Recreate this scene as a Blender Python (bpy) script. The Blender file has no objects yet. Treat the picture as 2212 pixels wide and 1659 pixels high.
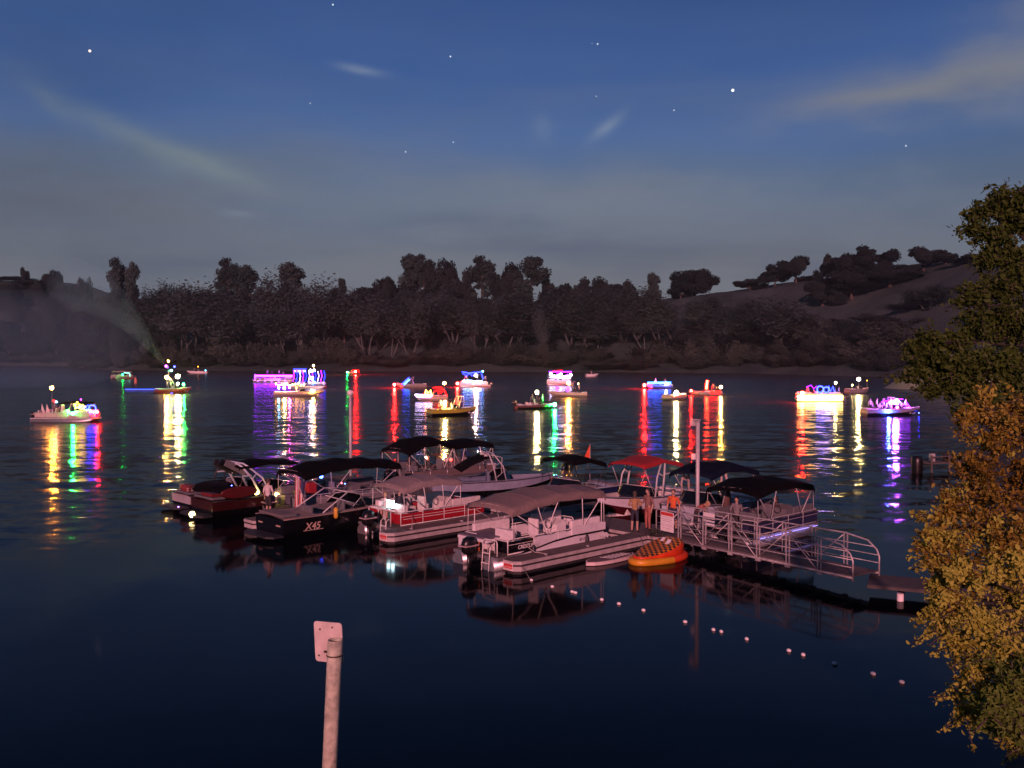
import bpy, bmesh, math, random
import numpy as np
from mathutils import Vector, Matrix

random.seed(7)
np.random.seed(7)
R = math.radians
scene = bpy.context.scene

# ------------------------------------------------------------------ camera
CAM_H, FPX, CX, CY, HZ = 8.0, 2100.0, 1106.0, 829.5, 762.0
PITCH = math.atan((CY - HZ) / FPX)
cam_d = bpy.data.cameras.new("camera")
cam_d.sensor_width = 36.0
cam_d.lens = 36.0 * FPX / 2212.0
cam_d.clip_start = 0.1
cam_d.clip_end = 6000.0
cam = bpy.data.objects.new("camera", cam_d)
scene.collection.objects.link(cam)
cam.location = (0, 0, CAM_H)
cam.rotation_euler = (R(90) - PITCH, 0, 0)
scene.camera = cam

# ------------------------------------------------------------------ sun (dim light from behind the viewer) and sky
SUN_AZ, SUN_EL = R(10), R(15)          # light arrives from behind-left of the viewer, low
sun_d = bpy.data.lights.new("sun", 'SUN')
sun_d.energy = 4.0
sun_d.angle = R(1.2)
sun_d.color = (1.0, 0.37, 0.41)
sun = bpy.data.objects.new("sun", sun_d)
scene.collection.objects.link(sun)
ldir = Vector((math.sin(SUN_AZ) * math.cos(SUN_EL), math.cos(SUN_AZ) * math.cos(SUN_EL), -math.sin(SUN_EL)))
sun.rotation_euler = ldir.to_track_quat('-Z', 'Y').to_euler()
sun.location = (-10, -40, 30)

world = bpy.data.worlds.new("World")
scene.world = world
world.use_nodes = True


def pix_dir(px, py):
    """world direction seen at a place of the 2212 x 1659 view"""
    a, b = (px - CX) / FPX, (CY - py) / FPX
    c, s = math.cos(PITCH), math.sin(PITCH)
    return Vector((a, c + b * s, -s + b * c)).normalized()


def build_world():
    nt = world.node_tree
    N, Lk = nt.nodes, nt.links
    N.clear()
    out = N.new('ShaderNodeOutputWorld')
    bg = N.new('ShaderNodeBackground')
    bg.inputs['Strength'].default_value = 1.0
    Lk.new(bg.outputs[0], out.inputs[0])
    tc = N.new('ShaderNodeTexCoord')
    gen = tc.outputs['Generated']

    def math_n(op, a, b=None, clamp=False):
        n = N.new('ShaderNodeMath'); n.operation = op; n.use_clamp = clamp
        for i, v in enumerate((a, b)):
            if v is None: continue
            if isinstance(v, (int, float)): n.inputs[i].default_value = v
            else: Lk.new(v, n.inputs[i])
        return n.outputs[0]

    def dot(v):
        n = N.new('ShaderNodeVectorMath'); n.operation = 'DOT_PRODUCT'
        Lk.new(gen, n.inputs[0]); n.inputs[1].default_value = v
        return n.outputs['Value']

    def mix(fac, a, b, bt='MIX'):
        n = N.new('ShaderNodeMix'); n.data_type = 'RGBA'; n.blend_type = bt
        if isinstance(fac, (int, float)): n.inputs[0].default_value = fac
        else: Lk.new(fac, n.inputs[0])
        for i, v in ((6, a), (7, b)):
            if isinstance(v, tuple): n.inputs[i].default_value = v
            else: Lk.new(v, n.inputs[i])
        return n.outputs[2]

    sky = N.new('ShaderNodeTexSky')
    sky.sky_type = 'NISHITA'; sky.sun_disc = False
    sky.sun_elevation = R(-4.0); sky.sun_rotation = R(180) + SUN_AZ
    sep = N.new('ShaderNodeSeparateXYZ'); Lk.new(gen, sep.inputs[0])
    z = sep.outputs['Z']
    # large soft unevenness bends the bands
    nz = N.new('ShaderNodeTexNoise'); nz.inputs['Scale'].default_value = 2.2; nz.inputs['Detail'].default_value = 3
    mp0 = N.new('ShaderNodeMapping'); mp0.inputs['Scale'].default_value = (1, 1, 5); Lk.new(gen, mp0.inputs[0]); Lk.new(mp0.outputs[0], nz.inputs['Vector'])
    wob = math_n('MULTIPLY', math_n('SUBTRACT', nz.outputs[0], 0.5), 0.10)
    zz = math_n('ADD', z, wob)
    ramp = N.new('ShaderNodeValToRGB')
    Lk.new(zz, ramp.inputs[0])
    el = ramp.color_ramp.elements
    stops = [(0.0, (.130, .133, .150)), (.07, (.150, .162, .190)), (.13, (.130, .160, .220)), (.175, (.104, .154, .250)),
             (.215, (.076, .142, .315)), (.27, (.046, .106, .290)), (.34, (.034, .080, .235)), (.5, (.018, .038, .10)), (1.0, (.010, .02, .055))]
    el[0].position, el[0].color = stops[0][0], (*stops[0][1], 1)
    el[1].position, el[1].color = stops[-1][0], (*stops[-1][1], 1)
    for p, c in stops[1:-1]:
        e = el.new(p); e.color = (*c, 1)
    col = ramp.outputs[0]
    col = mix(1.0, col, mix(1.0, sky.outputs[0], (.02, .02, .02, 1), 'MULTIPLY'), 'ADD')
    # high thin cloud: streaky noise, strongest low in the sky
    mp = N.new('ShaderNodeMapping'); mp.inputs['Scale'].default_value = (1.6, 1.0, 9.0); mp.inputs['Rotation'].default_value = (0, R(5), 0)
    Lk.new(gen, mp.inputs[0])
    cn = N.new('ShaderNodeTexNoise'); cn.inputs['Scale'].default_value = 1.7; cn.inputs['Detail'].default_value = 8; cn.inputs['Roughness'].default_value = .6
    Lk.new(mp.outputs[0], cn.inputs['Vector'])
    cr = N.new('ShaderNodeMapRange'); cr.interpolation_type = 'SMOOTHSTEP'; Lk.new(cn.outputs[0], cr.inputs[0])
    cr.inputs[1].default_value = .42; cr.inputs[2].default_value = .70
    low = N.new('ShaderNodeMapRange'); Lk.new(z, low.inputs[0]); low.inputs[1].default_value = .02; low.inputs[2].default_value = .30
    low.inputs[3].default_value = .62; low.inputs[4].default_value = .05
    cf = math_n('MULTIPLY', cr.outputs[0], low.outputs[0])
    col = mix(cf, col, (.175, .192, .225, 1))
    mp3 = N.new('ShaderNodeMapping'); mp3.inputs['Scale'].default_value = (2.0, 1.0, 13.0); mp3.inputs['Rotation'].default_value = (0, R(-4), 0); mp3.inputs['Location'].default_value = (3.1, .4, 1.7)
    Lk.new(gen, mp3.inputs[0])
    dn = N.new('ShaderNodeTexNoise'); dn.inputs['Scale'].default_value = 1.5; dn.inputs['Detail'].default_value = 6; dn.inputs['Roughness'].default_value = .55; Lk.new(mp3.outputs[0], dn.inputs['Vector'])
    dr = N.new('ShaderNodeMapRange'); dr.interpolation_type = 'SMOOTHSTEP'; Lk.new(dn.outputs[0], dr.inputs[0]); dr.inputs[1].default_value = .47; dr.inputs[2].default_value = .72
    lw2 = N.new('ShaderNodeMapRange'); Lk.new(z, lw2.inputs[0]); lw2.inputs[1].default_value = .10; lw2.inputs[2].default_value = .26; lw2.inputs[3].default_value = .60; lw2.inputs[4].default_value = .0
    col = mix(math_n('MULTIPLY', dr.outputs[0], lw2.outputs[0]), col, (.085, .105, .165, 1))

    # single wisps of cloud at fixed places of the sky
    wn = N.new('ShaderNodeTexNoise'); wn.inputs['Scale'].default_value = 14; wn.inputs['Detail'].default_value = 4
    mp2 = N.new('ShaderNodeMapping'); mp2.inputs['Scale'].default_value = (1, 1, 2.2); Lk.new(gen, mp2.inputs[0]); Lk.new(mp2.outputs[0], wn.inputs['Vector'])
    wnv = math_n('SUBTRACT', wn.outputs[0], .5)

    def wisp(px, py, half_len, half_wid, ang, strength, color, soft=1.0):
        c = pix_dir(px, py)
        ex = Vector((0, 0, 1)).cross(c) * -1; ex.normalize()
        ez = c.cross(ex) * -1; ez.normalize()
        if ez.z < 0: ez = -ez
        if ex.x < 0: ex = -ex
        ca, sa = math.cos(R(ang)), math.sin(R(ang))
        u = (ex * ca + ez * sa) * (FPX / half_len); v = (ez * ca - ex * sa) * (FPX / half_wid)
        du, dv = math_n('ADD', dot(u), math_n('MULTIPLY', wnv, .9)), math_n('ADD', dot(v), math_n('MULTIPLY', wnv, 1.9 * soft))
        r2 = math_n('ADD', math_n('MULTIPLY', du, du), math_n('MULTIPLY', dv, dv))
        g = math_n('MULTIPLY', math_n('POWER', 2.718, math_n('MULTIPLY', r2, -1.0)), strength)
        front = math_n('GREATER_THAN', dot(c), 0.3)
        return math_n('MULTIPLY', g, front, True), color

    warm, pale, teal = (.235, .232, .235, 1), (.26, .32, .40, 1), (.20, .25, .27, 1)
    for w in (wisp(2030, 184, 270, 42, 5, .62, warm), wisp(2160, 150, 150, 70, 20, .34, warm), wisp(2230, 100, 90, 80, 60, .34, warm), wisp(1900, 205, 150, 14, 1, .35, warm),
              wisp(780, 150, 44, 9, -8, .42, pale, .9), wisp(1312, 272, 36, 12, 36, .45, pale, .6), wisp(1172, 275, 22, 26, 10, .16, pale),
              wisp(440, 352, 110, 20, -19, .66, teal, 1.0), wisp(270, 290, 150, 26, -24, .48, teal, 1.1), wisp(110, 225, 52, 18, -40, .25, teal, .7),
              wisp(515, 461, 30, 6, -3, .25, pale, .5), wisp(300, 455, 190, 34, -8, .22, (.17, .165, .18, 1)),
              wisp(1250, 432, 620, 62, 0, .46, (.205, .228, .270, 1)), wisp(40, 440, 330, 130, 0, .5, (.088, .10, .135, 1)), wisp(2130, 330, 260, 120, 0, .35, (.05, .095, .19, 1)), wisp(150, 120, 260, 130, 0, .4, (.028, .066, .18, 1)), wisp(1650, 560, 330, 50, 2, .20, (.21, .205, .205, 1))):
        col = mix(w[0], col, w[1])
    # stars
    stars = [(194, 110, 2.6, (1, .72, .55), 3.0), (719, 10, 2.0, (.8, .9, 1), 1.6), (973, 122, 2.0, (.8, .9, 1), 1.5), (670, 223, 1.5, (.8, .9, 1), .9),
             (876, 328, 1.7, (.8, .9, 1), 1.1), (979, 307, 1.6, (.8, .9, 1), 1.0), (1291, 95, 1.8, (.8, .9, 1), 1.1), (1279, 94, 1.2, (.8, .9, 1), .5), (1288, 208, 1.5, (.8, .9, 1), .7),
             (1583, 195, 2.9, (1, .98, .9), 3.5), (1456, 238, 1.7, (.8, .9, 1), .9), (1957, 315, 1.8, (.8, .9, 1), 1.0), (606, 160, 1.1, (.8, .9, 1), .3), (796, 55, 1.1, (.8, .9, 1), .3)]
    for px, py, r, c, s in stars:
        r *= .78
        th = math.cos(r / FPX)
        d = dot(pix_dir(px, py))
        mr = N.new('ShaderNodeMapRange'); Lk.new(d, mr.inputs[0])
        mr.inputs[1].default_value = math.cos(r * 1.35 / FPX); mr.inputs[2].default_value = math.cos(r * .5 / FPX)
        col = mix(mr.outputs[0], col, (c[0] * s * .85, c[1] * s * .85, c[2] * s * .85, 1))
    Lk.new(col, bg.inputs['Color'])


build_world()
scene.view_settings.view_transform = 'Standard'
scene.view_settings.look = 'None'
scene.view_settings.gamma = 1.0
scene.view_settings.use_curve_mapping = False
scene.view_settings.exposure = 0.0
cy = scene.cycles
cy.max_bounces = 6; cy.diffuse_bounces = 2; cy.glossy_bounces = 3; cy.transmission_bounces = 4; cy.transparent_max_bounces = 6; cy.volume_bounces = 0
cy.sample_clamp_indirect = 2.5; cy.sample_clamp_direct = 0.0
cy.caustics_reflective = False; cy.caustics_refractive = False
cy.use_light_tree = True
cy.use_denoising = True
cy.volume_step_rate = 2.0


# ------------------------------------------------------------------ places
def at(px, py, z=0.0):
    """the point at height z seen at a place of the view"""
    d = pix_dir(px, py)
    t = (z - CAM_H) / d.z
    return Vector((0, 0, CAM_H)) + d * t


def at_y(px, py, Y):
    d = pix_dir(px, py)
    t = Y / d.y
    return Vector((0, 0, CAM_H)) + d * t


DOCK_A = R(43.5)
DO = Vector((0.18, 34.6, 0)); DU = Vector((math.cos(DOCK_A), math.sin(DOCK_A), 0)); DV = Vector((-DU.y, DU.x, 0))


def dk(s, t, z=0.0):
    return DO + DU * s + DV * t + Vector((0, 0, z))


# ------------------------------------------------------------------ materials
MATS = {}


def mat(name, color, rough=.55, metal=0.0, var=.12, scale=3.0, bump=0.0, spec=.5, coat=0.0, alpha=1.0, trans=0.0):
    if name in MATS: return MATS[name]
    m = bpy.data.materials.new(name); m.use_nodes = True
    nt = m.node_tree; b = nt.nodes['Principled BSDF']
    b.inputs['Roughness'].default_value = rough; b.inputs['Metallic'].default_value = metal
    b.inputs['Specular IOR Level'].default_value = spec; b.inputs['Coat Weight'].default_value = coat
    b.inputs['Alpha'].default_value = alpha; b.inputs['Transmission Weight'].default_value = trans
    c = (*color, 1)
    if var > 0:
        tc = nt.nodes.new('ShaderNodeTexCoord'); n = nt.nodes.new('ShaderNodeTexNoise')
        n.inputs['Scale'].default_value = scale; n.inputs['Detail'].default_value = 6; n.inputs['Roughness'].default_value = .6
        nt.links.new(tc.outputs['Object'], n.inputs['Vector'])
        mr = nt.nodes.new('ShaderNodeMapRange'); nt.links.new(n.outputs[0], mr.inputs[0])
        mr.inputs[1].default_value = .3; mr.inputs[2].default_value = .7; mr.inputs[3].default_value = 1 - var * 1.6; mr.inputs[4].default_value = 1 + var * .7
        mx = nt.nodes.new('ShaderNodeVectorMath'); mx.operation = 'SCALE'; mx.inputs[0].default_value = color
        nt.links.new(mr.outputs[0], mx.inputs['Scale']); nt.links.new(mx.outputs[0], b.inputs['Base Color'])
        mr2 = nt.nodes.new('ShaderNodeMapRange'); nt.links.new(n.outputs[0], mr2.inputs[0])
        mr2.inputs[3].default_value = min(1, rough * .8); mr2.inputs[4].default_value = min(1, rough * 1.25); nt.links.new(mr2.outputs[0], b.inputs['Roughness'])
        if bump > 0:
            bp = nt.nodes.new('ShaderNodeBump'); bp.inputs['Strength'].default_value = bump; bp.inputs['Distance'].default_value = .02
            nt.links.new(n.outputs[0], bp.inputs['Height']); nt.links.new(bp.outputs[0], b.inputs['Normal'])
    else:
        b.inputs['Base Color'].default_value = c
    MATS[name] = m
    return m


def glow(col, strength):
    k = "glow_%.3f_%.3f_%.3f_%g" % (*col, strength)
    if k in MATS: return MATS[k]
    m = bpy.data.materials.new(k); m.use_nodes = True
    nt = m.node_tree; nt.nodes.clear()
    o = nt.nodes.new('ShaderNodeOutputMaterial'); e = nt.nodes.new('ShaderNodeEmission')
    e.inputs[0].default_value = (*col, 1); e.inputs[1].default_value = strength
    nt.links.new(e.outputs[0], o.inputs[0])
    MATS[k] = m
    return m


ALU = mat('brushed_aluminium', (.62, .62, .63), .38, .85, .15, 6)
ALUP = mat('pale_painted_rail', (.48, .48, .48), .45, .1, .12, 8)
GELW = mat('white_gelcoat', (.66, .65, .66), .28, 0, .07, 2)
GELB = mat('black_gelcoat', (.004, .0045, .006), .12, 0, .1, 2, 0, .35)
VIN = mat('cream_vinyl', (.62, .58, .54), .5, 0, .12, 5, .15)
VINW = mat('white_vinyl', (.70, .67, .66), .48, 0, .1, 5, .15)
VINR = mat('red_vinyl', (.16, .022, .022), .5, 0, .15, 5, .15)
VING = mat('grey_vinyl', (.13, .13, .14), .5, 0, .15, 5, .15)
TAUPE = mat('taupe_canvas', (.20, .155, .14), .85, 0, .14, 9, .35)
TAUPE2 = mat('rose_taupe_canvas', (.24, .20, .19), .85, 0, .14, 9, .35)
BLKC = mat('black_canvas', (.0045, .0045, .0055), .95, 0, .2, 9, .35, .05)
NAVC = mat('navy_canvas', (.006, .009, .022), .95, 0, .2, 9, .35, .05)
REDC = mat('red_canvas', (.30, .012, .014), .85, 0, .14, 9, .35)
CARP = mat('marine_carpet', (.095, .085, .08), .95, 0, .25, 14, .5)
DECKM = mat('weathered_decking', (.12, .098, .090), .9, 0, .22, 5, .5)
DFASC = mat('dock_fascia', (.42, .38, .37), .6, 0, .18, 3)
DBLK = mat('black_float_tub', (.02, .02, .02), .7, 0, .2, 3)
GLASS = mat('smoked_glass', (.005, .006, .008), .08, 0, 0)
BLKP = mat('black_plastic', (.006, .006, .007), .35, 0, .2, 4)
DKGREY = mat('dark_grey_plastic', (.022, .023, .025), .5, 0, .2, 4)
GALV = mat('galvanised_steel', (.52, .50, .49), .5, .35, .22, 5)
ROPE = mat('pale_rope', (.5, .46, .4), .9, 0, .2, 30)
WHITEP = mat('white_paint', (.78, .76, .74), .5, 0, .1, 3)
REDP = mat('red_paint', (.55, .05, .04), .5, 0, .1, 3)
SKIN = mat('skin', (.42, .26, .19), .55, 0, .08, 10)


# ------------------------------------------------------------------ mesh building
class MB:
    def __init__(s):
        s.v = []; s.f = []; s.sm = []; s.mi = []

    def add(s, vs, fs, smooth=False, mi=0):
        o = len(s.v)
        s.v += [tuple(v) for v in vs]
        for f in fs:
            s.f.append(tuple(i + o for i in f)); s.sm.append(smooth); s.mi.append(mi)
        return s

    def box(s, cx, cy, cz, sx, sy, sz, ch=0.0, rz=0.0, ry=0.0, mi=0):
        hx, hy, hz = sx / 2, sy / 2, sz / 2
        if ch <= 0:
            vs = [(x, y, z) for x in (-hx, hx) for y in (-hy, hy) for z in (-hz, hz)]
            fs = [(0, 1, 3, 2), (4, 6, 7, 5), (0, 4, 5, 1), (2, 3, 7, 6), (0, 2, 6, 4), (1, 5, 7, 3)]
        else:
            c = min(ch, hx * .9, hy * .9, hz * .9)
            bm = bmesh.new(); bmesh.ops.create_cube(bm, size=1.0)
            for v in bm.verts: v.co = Vector((v.co.x * sx, v.co.y * sy, v.co.z * sz))
            bmesh.ops.bevel(bm, geom=bm.edges[:], offset=c, segments=2, affect='EDGES', profile=.6)
            bm.verts.index_update()
            vs = [v.co[:] for v in bm.verts]; fs = [tuple(v.index for v in f.verts) for f in bm.faces]
            bm.free()
        M = Matrix.Translation((cx, cy, cz)) @ Matrix.Rotation(rz, 4, 'Z') @ Matrix.Rotation(ry, 4, 'Y')
        return s.add([M @ Vector(v) for v in vs], fs, False, mi)

    def tube(s, pts, r, n=8, mi=0, closed=False):
        P = [Vector(p) for p in pts]
        rs = r if isinstance(r, (list, tuple)) else [r] * len(P)
        rings = []; up = None
        for i, p in enumerate(P):
            if closed: d = P[(i + 1) % len(P)] - P[i - 1]
            else: d = P[min(i + 1, len(P) - 1)] - P[max(i - 1, 0)]
            if d.length < 1e-9: d = Vector((0, 0, 1))
            d.normalize()
            if up is None:
                up = Vector((0, 0, 1)) if abs(d.z) < .9 else Vector((1, 0, 0))
            a = d.cross(up)
            if a.length < 1e-6: a = d.orthogonal()
            a.normalize(); b = a.cross(d); up = b
            rings.append([p + (a * math.cos(2 * math.pi * k / n) + b * math.sin(2 * math.pi * k / n)) * rs[i] for k in range(n)])
        vs = [v for ring in rings for v in ring]; fs = []
        m = len(P)
        for i in range(m if closed else m - 1):
            j = (i + 1) % m
            for k in range(n):
                k2 = (k + 1) % n
                fs.append((i * n + k, j * n + k, j * n + k2, i * n + k2))
        s.add(vs, fs, True, mi)
        if not closed:
            o = len(s.v) - len(vs)
            s.f.append(tuple(o + k for k in range(n))); s.sm.append(False); s.mi.append(mi)
            s.f.append(tuple(o + (m - 1) * n + k for k in range(n))[::-1]); s.sm.append(False); s.mi.append(mi)
        return s

    def loft(s, rings, closed_ring=True, caps=True, smooth=True, mi=0):
        n = len(rings[0]); vs = [tuple(p) for r in rings for p in r]; fs = []
        for i in range(len(rings) - 1):
            for k in range(n if closed_ring else n - 1):
                k2 = (k + 1) % n
                fs.append((i * n + k, i * n + k2, (i + 1) * n + k2, (i + 1) * n + k))
        s.add(vs, fs, smooth, mi)
        if caps and closed_ring:
            o = len(s.v) - len(vs)
            s.f.append(tuple(o + k for k in range(n))[::-1]); s.sm.append(False); s.mi.append(mi)
            s.f.append(tuple(o + (len(rings) - 1) * n + k for k in range(n))); s.sm.append(False); s.mi.append(mi)
        return s

    def prism_xz(s, poly, y0, y1, mi=0):
        n = len(poly)
        vs = [(x, y0, z) for x, z in poly] + [(x, y1, z) for x, z in poly]
        fs = [tuple(range(n)), tuple(range(2 * n - 1, n - 1, -1))]
        for k in range(n):
            k2 = (k + 1) % n
            fs.append((k, n + k, n + k2, k2))
        return s.add(vs, fs, False, mi)

    def prism_xy(s, poly, z0, z1, mi=0):
        n = len(poly)
        vs = [(x, y, z0) for x, y in poly] + [(x, y, z1) for x, y in poly]
        fs = [tuple(range(n))[::-1], tuple(range(n, 2 * n))]
        for k in range(n):
            k2 = (k + 1) % n
            fs.append((k, k2, n + k2, n + k))
        return s.add(vs, fs, False, mi)

    def ball(s, c, r, seg=10, ring=7, sc=(1, 1, 1), mi=0):
        vs = [(c[0], c[1], c[2] + r * sc[2])]; fs = []
        for i in range(1, ring):
            th = math.pi * i / ring
            for k in range(seg):
                ph = 2 * math.pi * k / seg
                vs.append((c[0] + r * sc[0] * math.sin(th) * math.cos(ph), c[1] + r * sc[1] * math.sin(th) * math.sin(ph), c[2] + r * sc[2] * math.cos(th)))
        vs.append((c[0], c[1], c[2] - r * sc[2])); last = len(vs) - 1
        for k in range(seg):
            fs.append((0, 1 + k, 1 + (k + 1) % seg))
            for i in range(ring - 2):
                a = 1 + i * seg
                fs.append((a + k, a + seg + k, a + seg + (k + 1) % seg, a + (k + 1) % seg))
            fs.append((last, 1 + (ring - 2) * seg + (k + 1) % seg, 1 + (ring - 2) * seg + k))
        return s.add(vs, fs, True, mi)

    def mesh(s, name, mats):
        me = bpy.data.meshes.new(name)
        me.from_pydata(s.v, [], s.f)
        me.polygons.foreach_set('use_smooth', s.sm)
        if not isinstance(mats, (list, tuple)): mats = [mats]
        for m in mats: me.materials.append(m)
        if len(mats) > 1: me.polygons.foreach_set('material_index', s.mi)
        me.validate(); me.update()
        return me

    def build(s, name, mats, parent=None):
        o = bpy.data.objects.new(name, s.mesh(name, mats))
        scene.collection.objects.link(o)
        if parent is not None: o.parent = parent
        return o


def tag(o, label=None, cat=None, group=None, kind=None):
    if label: o['label'] = label
    if cat: o['category'] = cat
    if group: o['group'] = group
    if kind: o['kind'] = kind
    return o


def thing(name, label, cat, loc=(0, 0, 0), rz=0.0, group=None):
    o = bpy.data.objects.new(name, None); scene.collection.objects.link(o)
    o.empty_display_size = .2
    o.location = loc; o.rotation_euler = (0, 0, rz)
    return tag(o, label, cat, group)


def copy_tree(o, parent=None):
    c = o.copy(); scene.collection.objects.link(c); c.parent = parent
    for ch in list(o.children): copy_tree(ch, c)
    return c


def lettering(txt, size, parent, loc, rot, m, shear=0.0, ext=.004, name='lettering'):
    cu = bpy.data.curves.new(name, 'FONT'); cu.body = txt; cu.size = size; cu.shear = shear; cu.extrude = ext; cu.offset = size * .012
    cu.materials.append(m)
    t = bpy.data.objects.new('text', cu); scene.collection.objects.link(t)
    me = bpy.data.meshes.new_from_object(t.evaluated_get(bpy.context.evaluated_depsgraph_get()))
    bpy.data.objects.remove(t)
    o = bpy.data.objects.new(name, me); scene.collection.objects.link(o)
    o.parent = parent; o.location = loc; o.rotation_euler = rot
    return o


def nth(i):
    i += 1
    return '%d%s' % (i, 'th' if 10 <= i % 100 <= 20 else {1: 'st', 2: 'nd', 3: 'rd'}.get(i % 10, 'th'))


def smooth(a, b, x):
    t = np.clip((x - a) / (b - a), 0, 1)
    return t * t * (3 - 2 * t)


# ------------------------------------------------------------------ terrain and water
LAKE = np.array([(-30, 12.5), (-100, 6), (-330, 30), (-420, 300), (-430, 590), (-330, 612), (-262, 585), (-232, 520), (-196, 462), (-150, 436), (-80, 420), (0, 409), (50, 396),
                 (92, 380), (112, 338), (128, 318), (150, 290), (142, 262), (112, 246), (92, 232), (84, 221), (87, 210), (100, 196), (92, 170), (68, 140), (48, 98), (33, 70), (30.5, 60), (23, 46), (16.5, 34), (13.5, 27.5),
                 (10.8, 21), (8.6, 16.5), (6.0, 13.6), (0, 13.0)], float)


def shore_dist(x, y):
    """distance to the waterline, positive on land"""
    x = np.asarray(x, float); y = np.asarray(y, float)
    best = np.full(x.shape, 1e9); inside = np.zeros(x.shape, bool)
    n = len(LAKE)
    for i in range(n):
        x1, y1 = LAKE[i]; x2, y2 = LAKE[(i + 1) % n]
        dx, dy = x2 - x1, y2 - y1
        t = np.clip(((x - x1) * dx + (y - y1) * dy) / (dx * dx + dy * dy), 0, 1)
        best = np.minimum(best, np.hypot(x - x1 - t * dx, y - y1 - t * dy))
        cond = (y1 > y) != (y2 > y)
        with np.errstate(divide='ignore', invalid='ignore'):
            xi = (x2 - x1) * (y - y1) / (y2 - y1 + 1e-12) + x1
        inside ^= cond & (x < xi)
    return np.where(inside, -best, best)


RIDGE_PX = [-400, 0, 120, 200, 300, 450, 700, 900, 1100, 1300, 1430, 1640, 1800, 1930, 2100, 2300, 2900]
RIDGE_PY = [560, 588, 600, 615, 655, 684, 688, 664, 668, 668, 645, 616, 594, 574, 547, 515, 480]


def ground(x, y):
    x = np.asarray(x, float); y = np.asarray(y, float)
    d = shore_dist(x, y)
    yy = np.maximum(y, 40.0)
    px = CX + FPX * x / yy
    e = (HZ - np.interp(px, RIDGE_PX, RIDGE_PY)) / FPX
    dd = np.maximum(d, 0)
    yr = np.maximum(yy - dd, 60) + 115
    prof = np.interp(dd, [0, 2, 6, 22, 60, 100, 130, 220, 600], [0, .025, .06, .17, .58, .93, 1.0, 1.0, .8])
    far = prof * (CAM_H + e * yr)
    near = np.interp(dd, [0, 1, 4, 8, 13, 20, 60], [0, .35, 1.6, 3.6, 6.2, 6.4, 9])
    # the pale dry point that juts into the lake
    w = smooth(150, 235, y)
    pt = np.exp(-(((x - 110) / 28.0) ** 2 + ((y - 219) / 22.0) ** 2))
    z = near * (1 - w) + far * w
    z = np.where((y > 120), np.minimum(z, 60), z) + pt * np.interp(dd, [0, 3, 14], [0, 1.6, 4.0])
    u = np.sin(x * .11 + np.sin(y * .07) * 2) * np.cos(y * .09 + x * .03) * .5 + np.sin(x * .31 + y * .23) * .2
    z = z + u * np.clip(dd / 25, 0, 1) * 1.2 * w
    return np.where(d > 0, z, np.maximum(d * .3, -5))


def ground_material():
    m = bpy.data.materials.new('dry_hillside_grass'); m.use_nodes = True
    nt = m.node_tree; b = nt.nodes['Principled BSDF']; b.inputs['Roughness'].default_value = .95; b.inputs['Specular IOR Level'].default_value = .1
    g = nt.nodes.new('ShaderNodeNewGeometry')
    n1 = nt.nodes.new('ShaderNodeTexNoise'); n1.inputs['Scale'].default_value = .05; n1.inputs['Detail'].default_value = 8
    n2 = nt.nodes.new('ShaderNodeTexNoise'); n2.inputs['Scale'].default_value = 1.1; n2.inputs['Detail'].default_value = 6
    for n in (n1, n2): nt.links.new(g.outputs['Position'], n.inputs['Vector'])
    r1 = nt.nodes.new('ShaderNodeValToRGB'); nt.links.new(n1.outputs[0], r1.inputs[0])
    r1.color_ramp.elements[0].position = .32; r1.color_ramp.elements[0].color = (.026, .046, .046, 1)
    r1.color_ramp.elements[1].position = .66; r1.color_ramp.elements[1].color = (.060, .090, .086, 1)
    mx = nt.nodes.new('ShaderNodeMix'); mx.data_type = 'RGBA'; mx.blend_type = 'MULTIPLY'; mx.inputs[0].default_value = .7
    nt.links.new(r1.outputs[0], mx.inputs[6])
    r2 = nt.nodes.new('ShaderNodeValToRGB'); nt.links.new(n2.outputs[0], r2.inputs[0])
    r2.color_ramp.elements[0].position = .3; r2.color_ramp.elements[0].color = (.45, .45, .45, 1); r2.color_ramp.elements[1].position = .7; r2.color_ramp.elements[1].color = (1.1, 1.1, 1.1, 1)
    nt.links.new(r2.outputs[0], mx.inputs[7])
    # bare pale sand on the low point
    ds = nt.nodes.new('ShaderNodeVectorMath'); ds.operation = 'DISTANCE'; nt.links.new(g.outputs['Position'], ds.inputs[0]); ds.inputs[1].default_value = (104, 214, 2)
    dm = nt.nodes.new('ShaderNodeMapRange'); nt.links.new(ds.outputs['Value'], dm.inputs[0]); dm.inputs[1].default_value = 16; dm.inputs[2].default_value = 27; dm.inputs[3].default_value = 1; dm.inputs[4].default_value = 0
    sn = nt.nodes.new('ShaderNodeMix'); sn.data_type = 'RGBA'; nt.links.new(dm.outputs[0], sn.inputs[0]); nt.links.new(mx.outputs[2], sn.inputs[6]); sn.inputs[7].default_value = (.22, .27, .20, 1)
    nt.links.new(sn.outputs[2], b.inputs['Base Color'])
    bp = nt.nodes.new('ShaderNodeBump'); bp.inputs['Distance'].default_value = .3; nt.links.new(n2.outputs[0], bp.inputs['Height']); nt.links.new(bp.outputs[0], b.inputs['Normal'])
    return m


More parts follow.
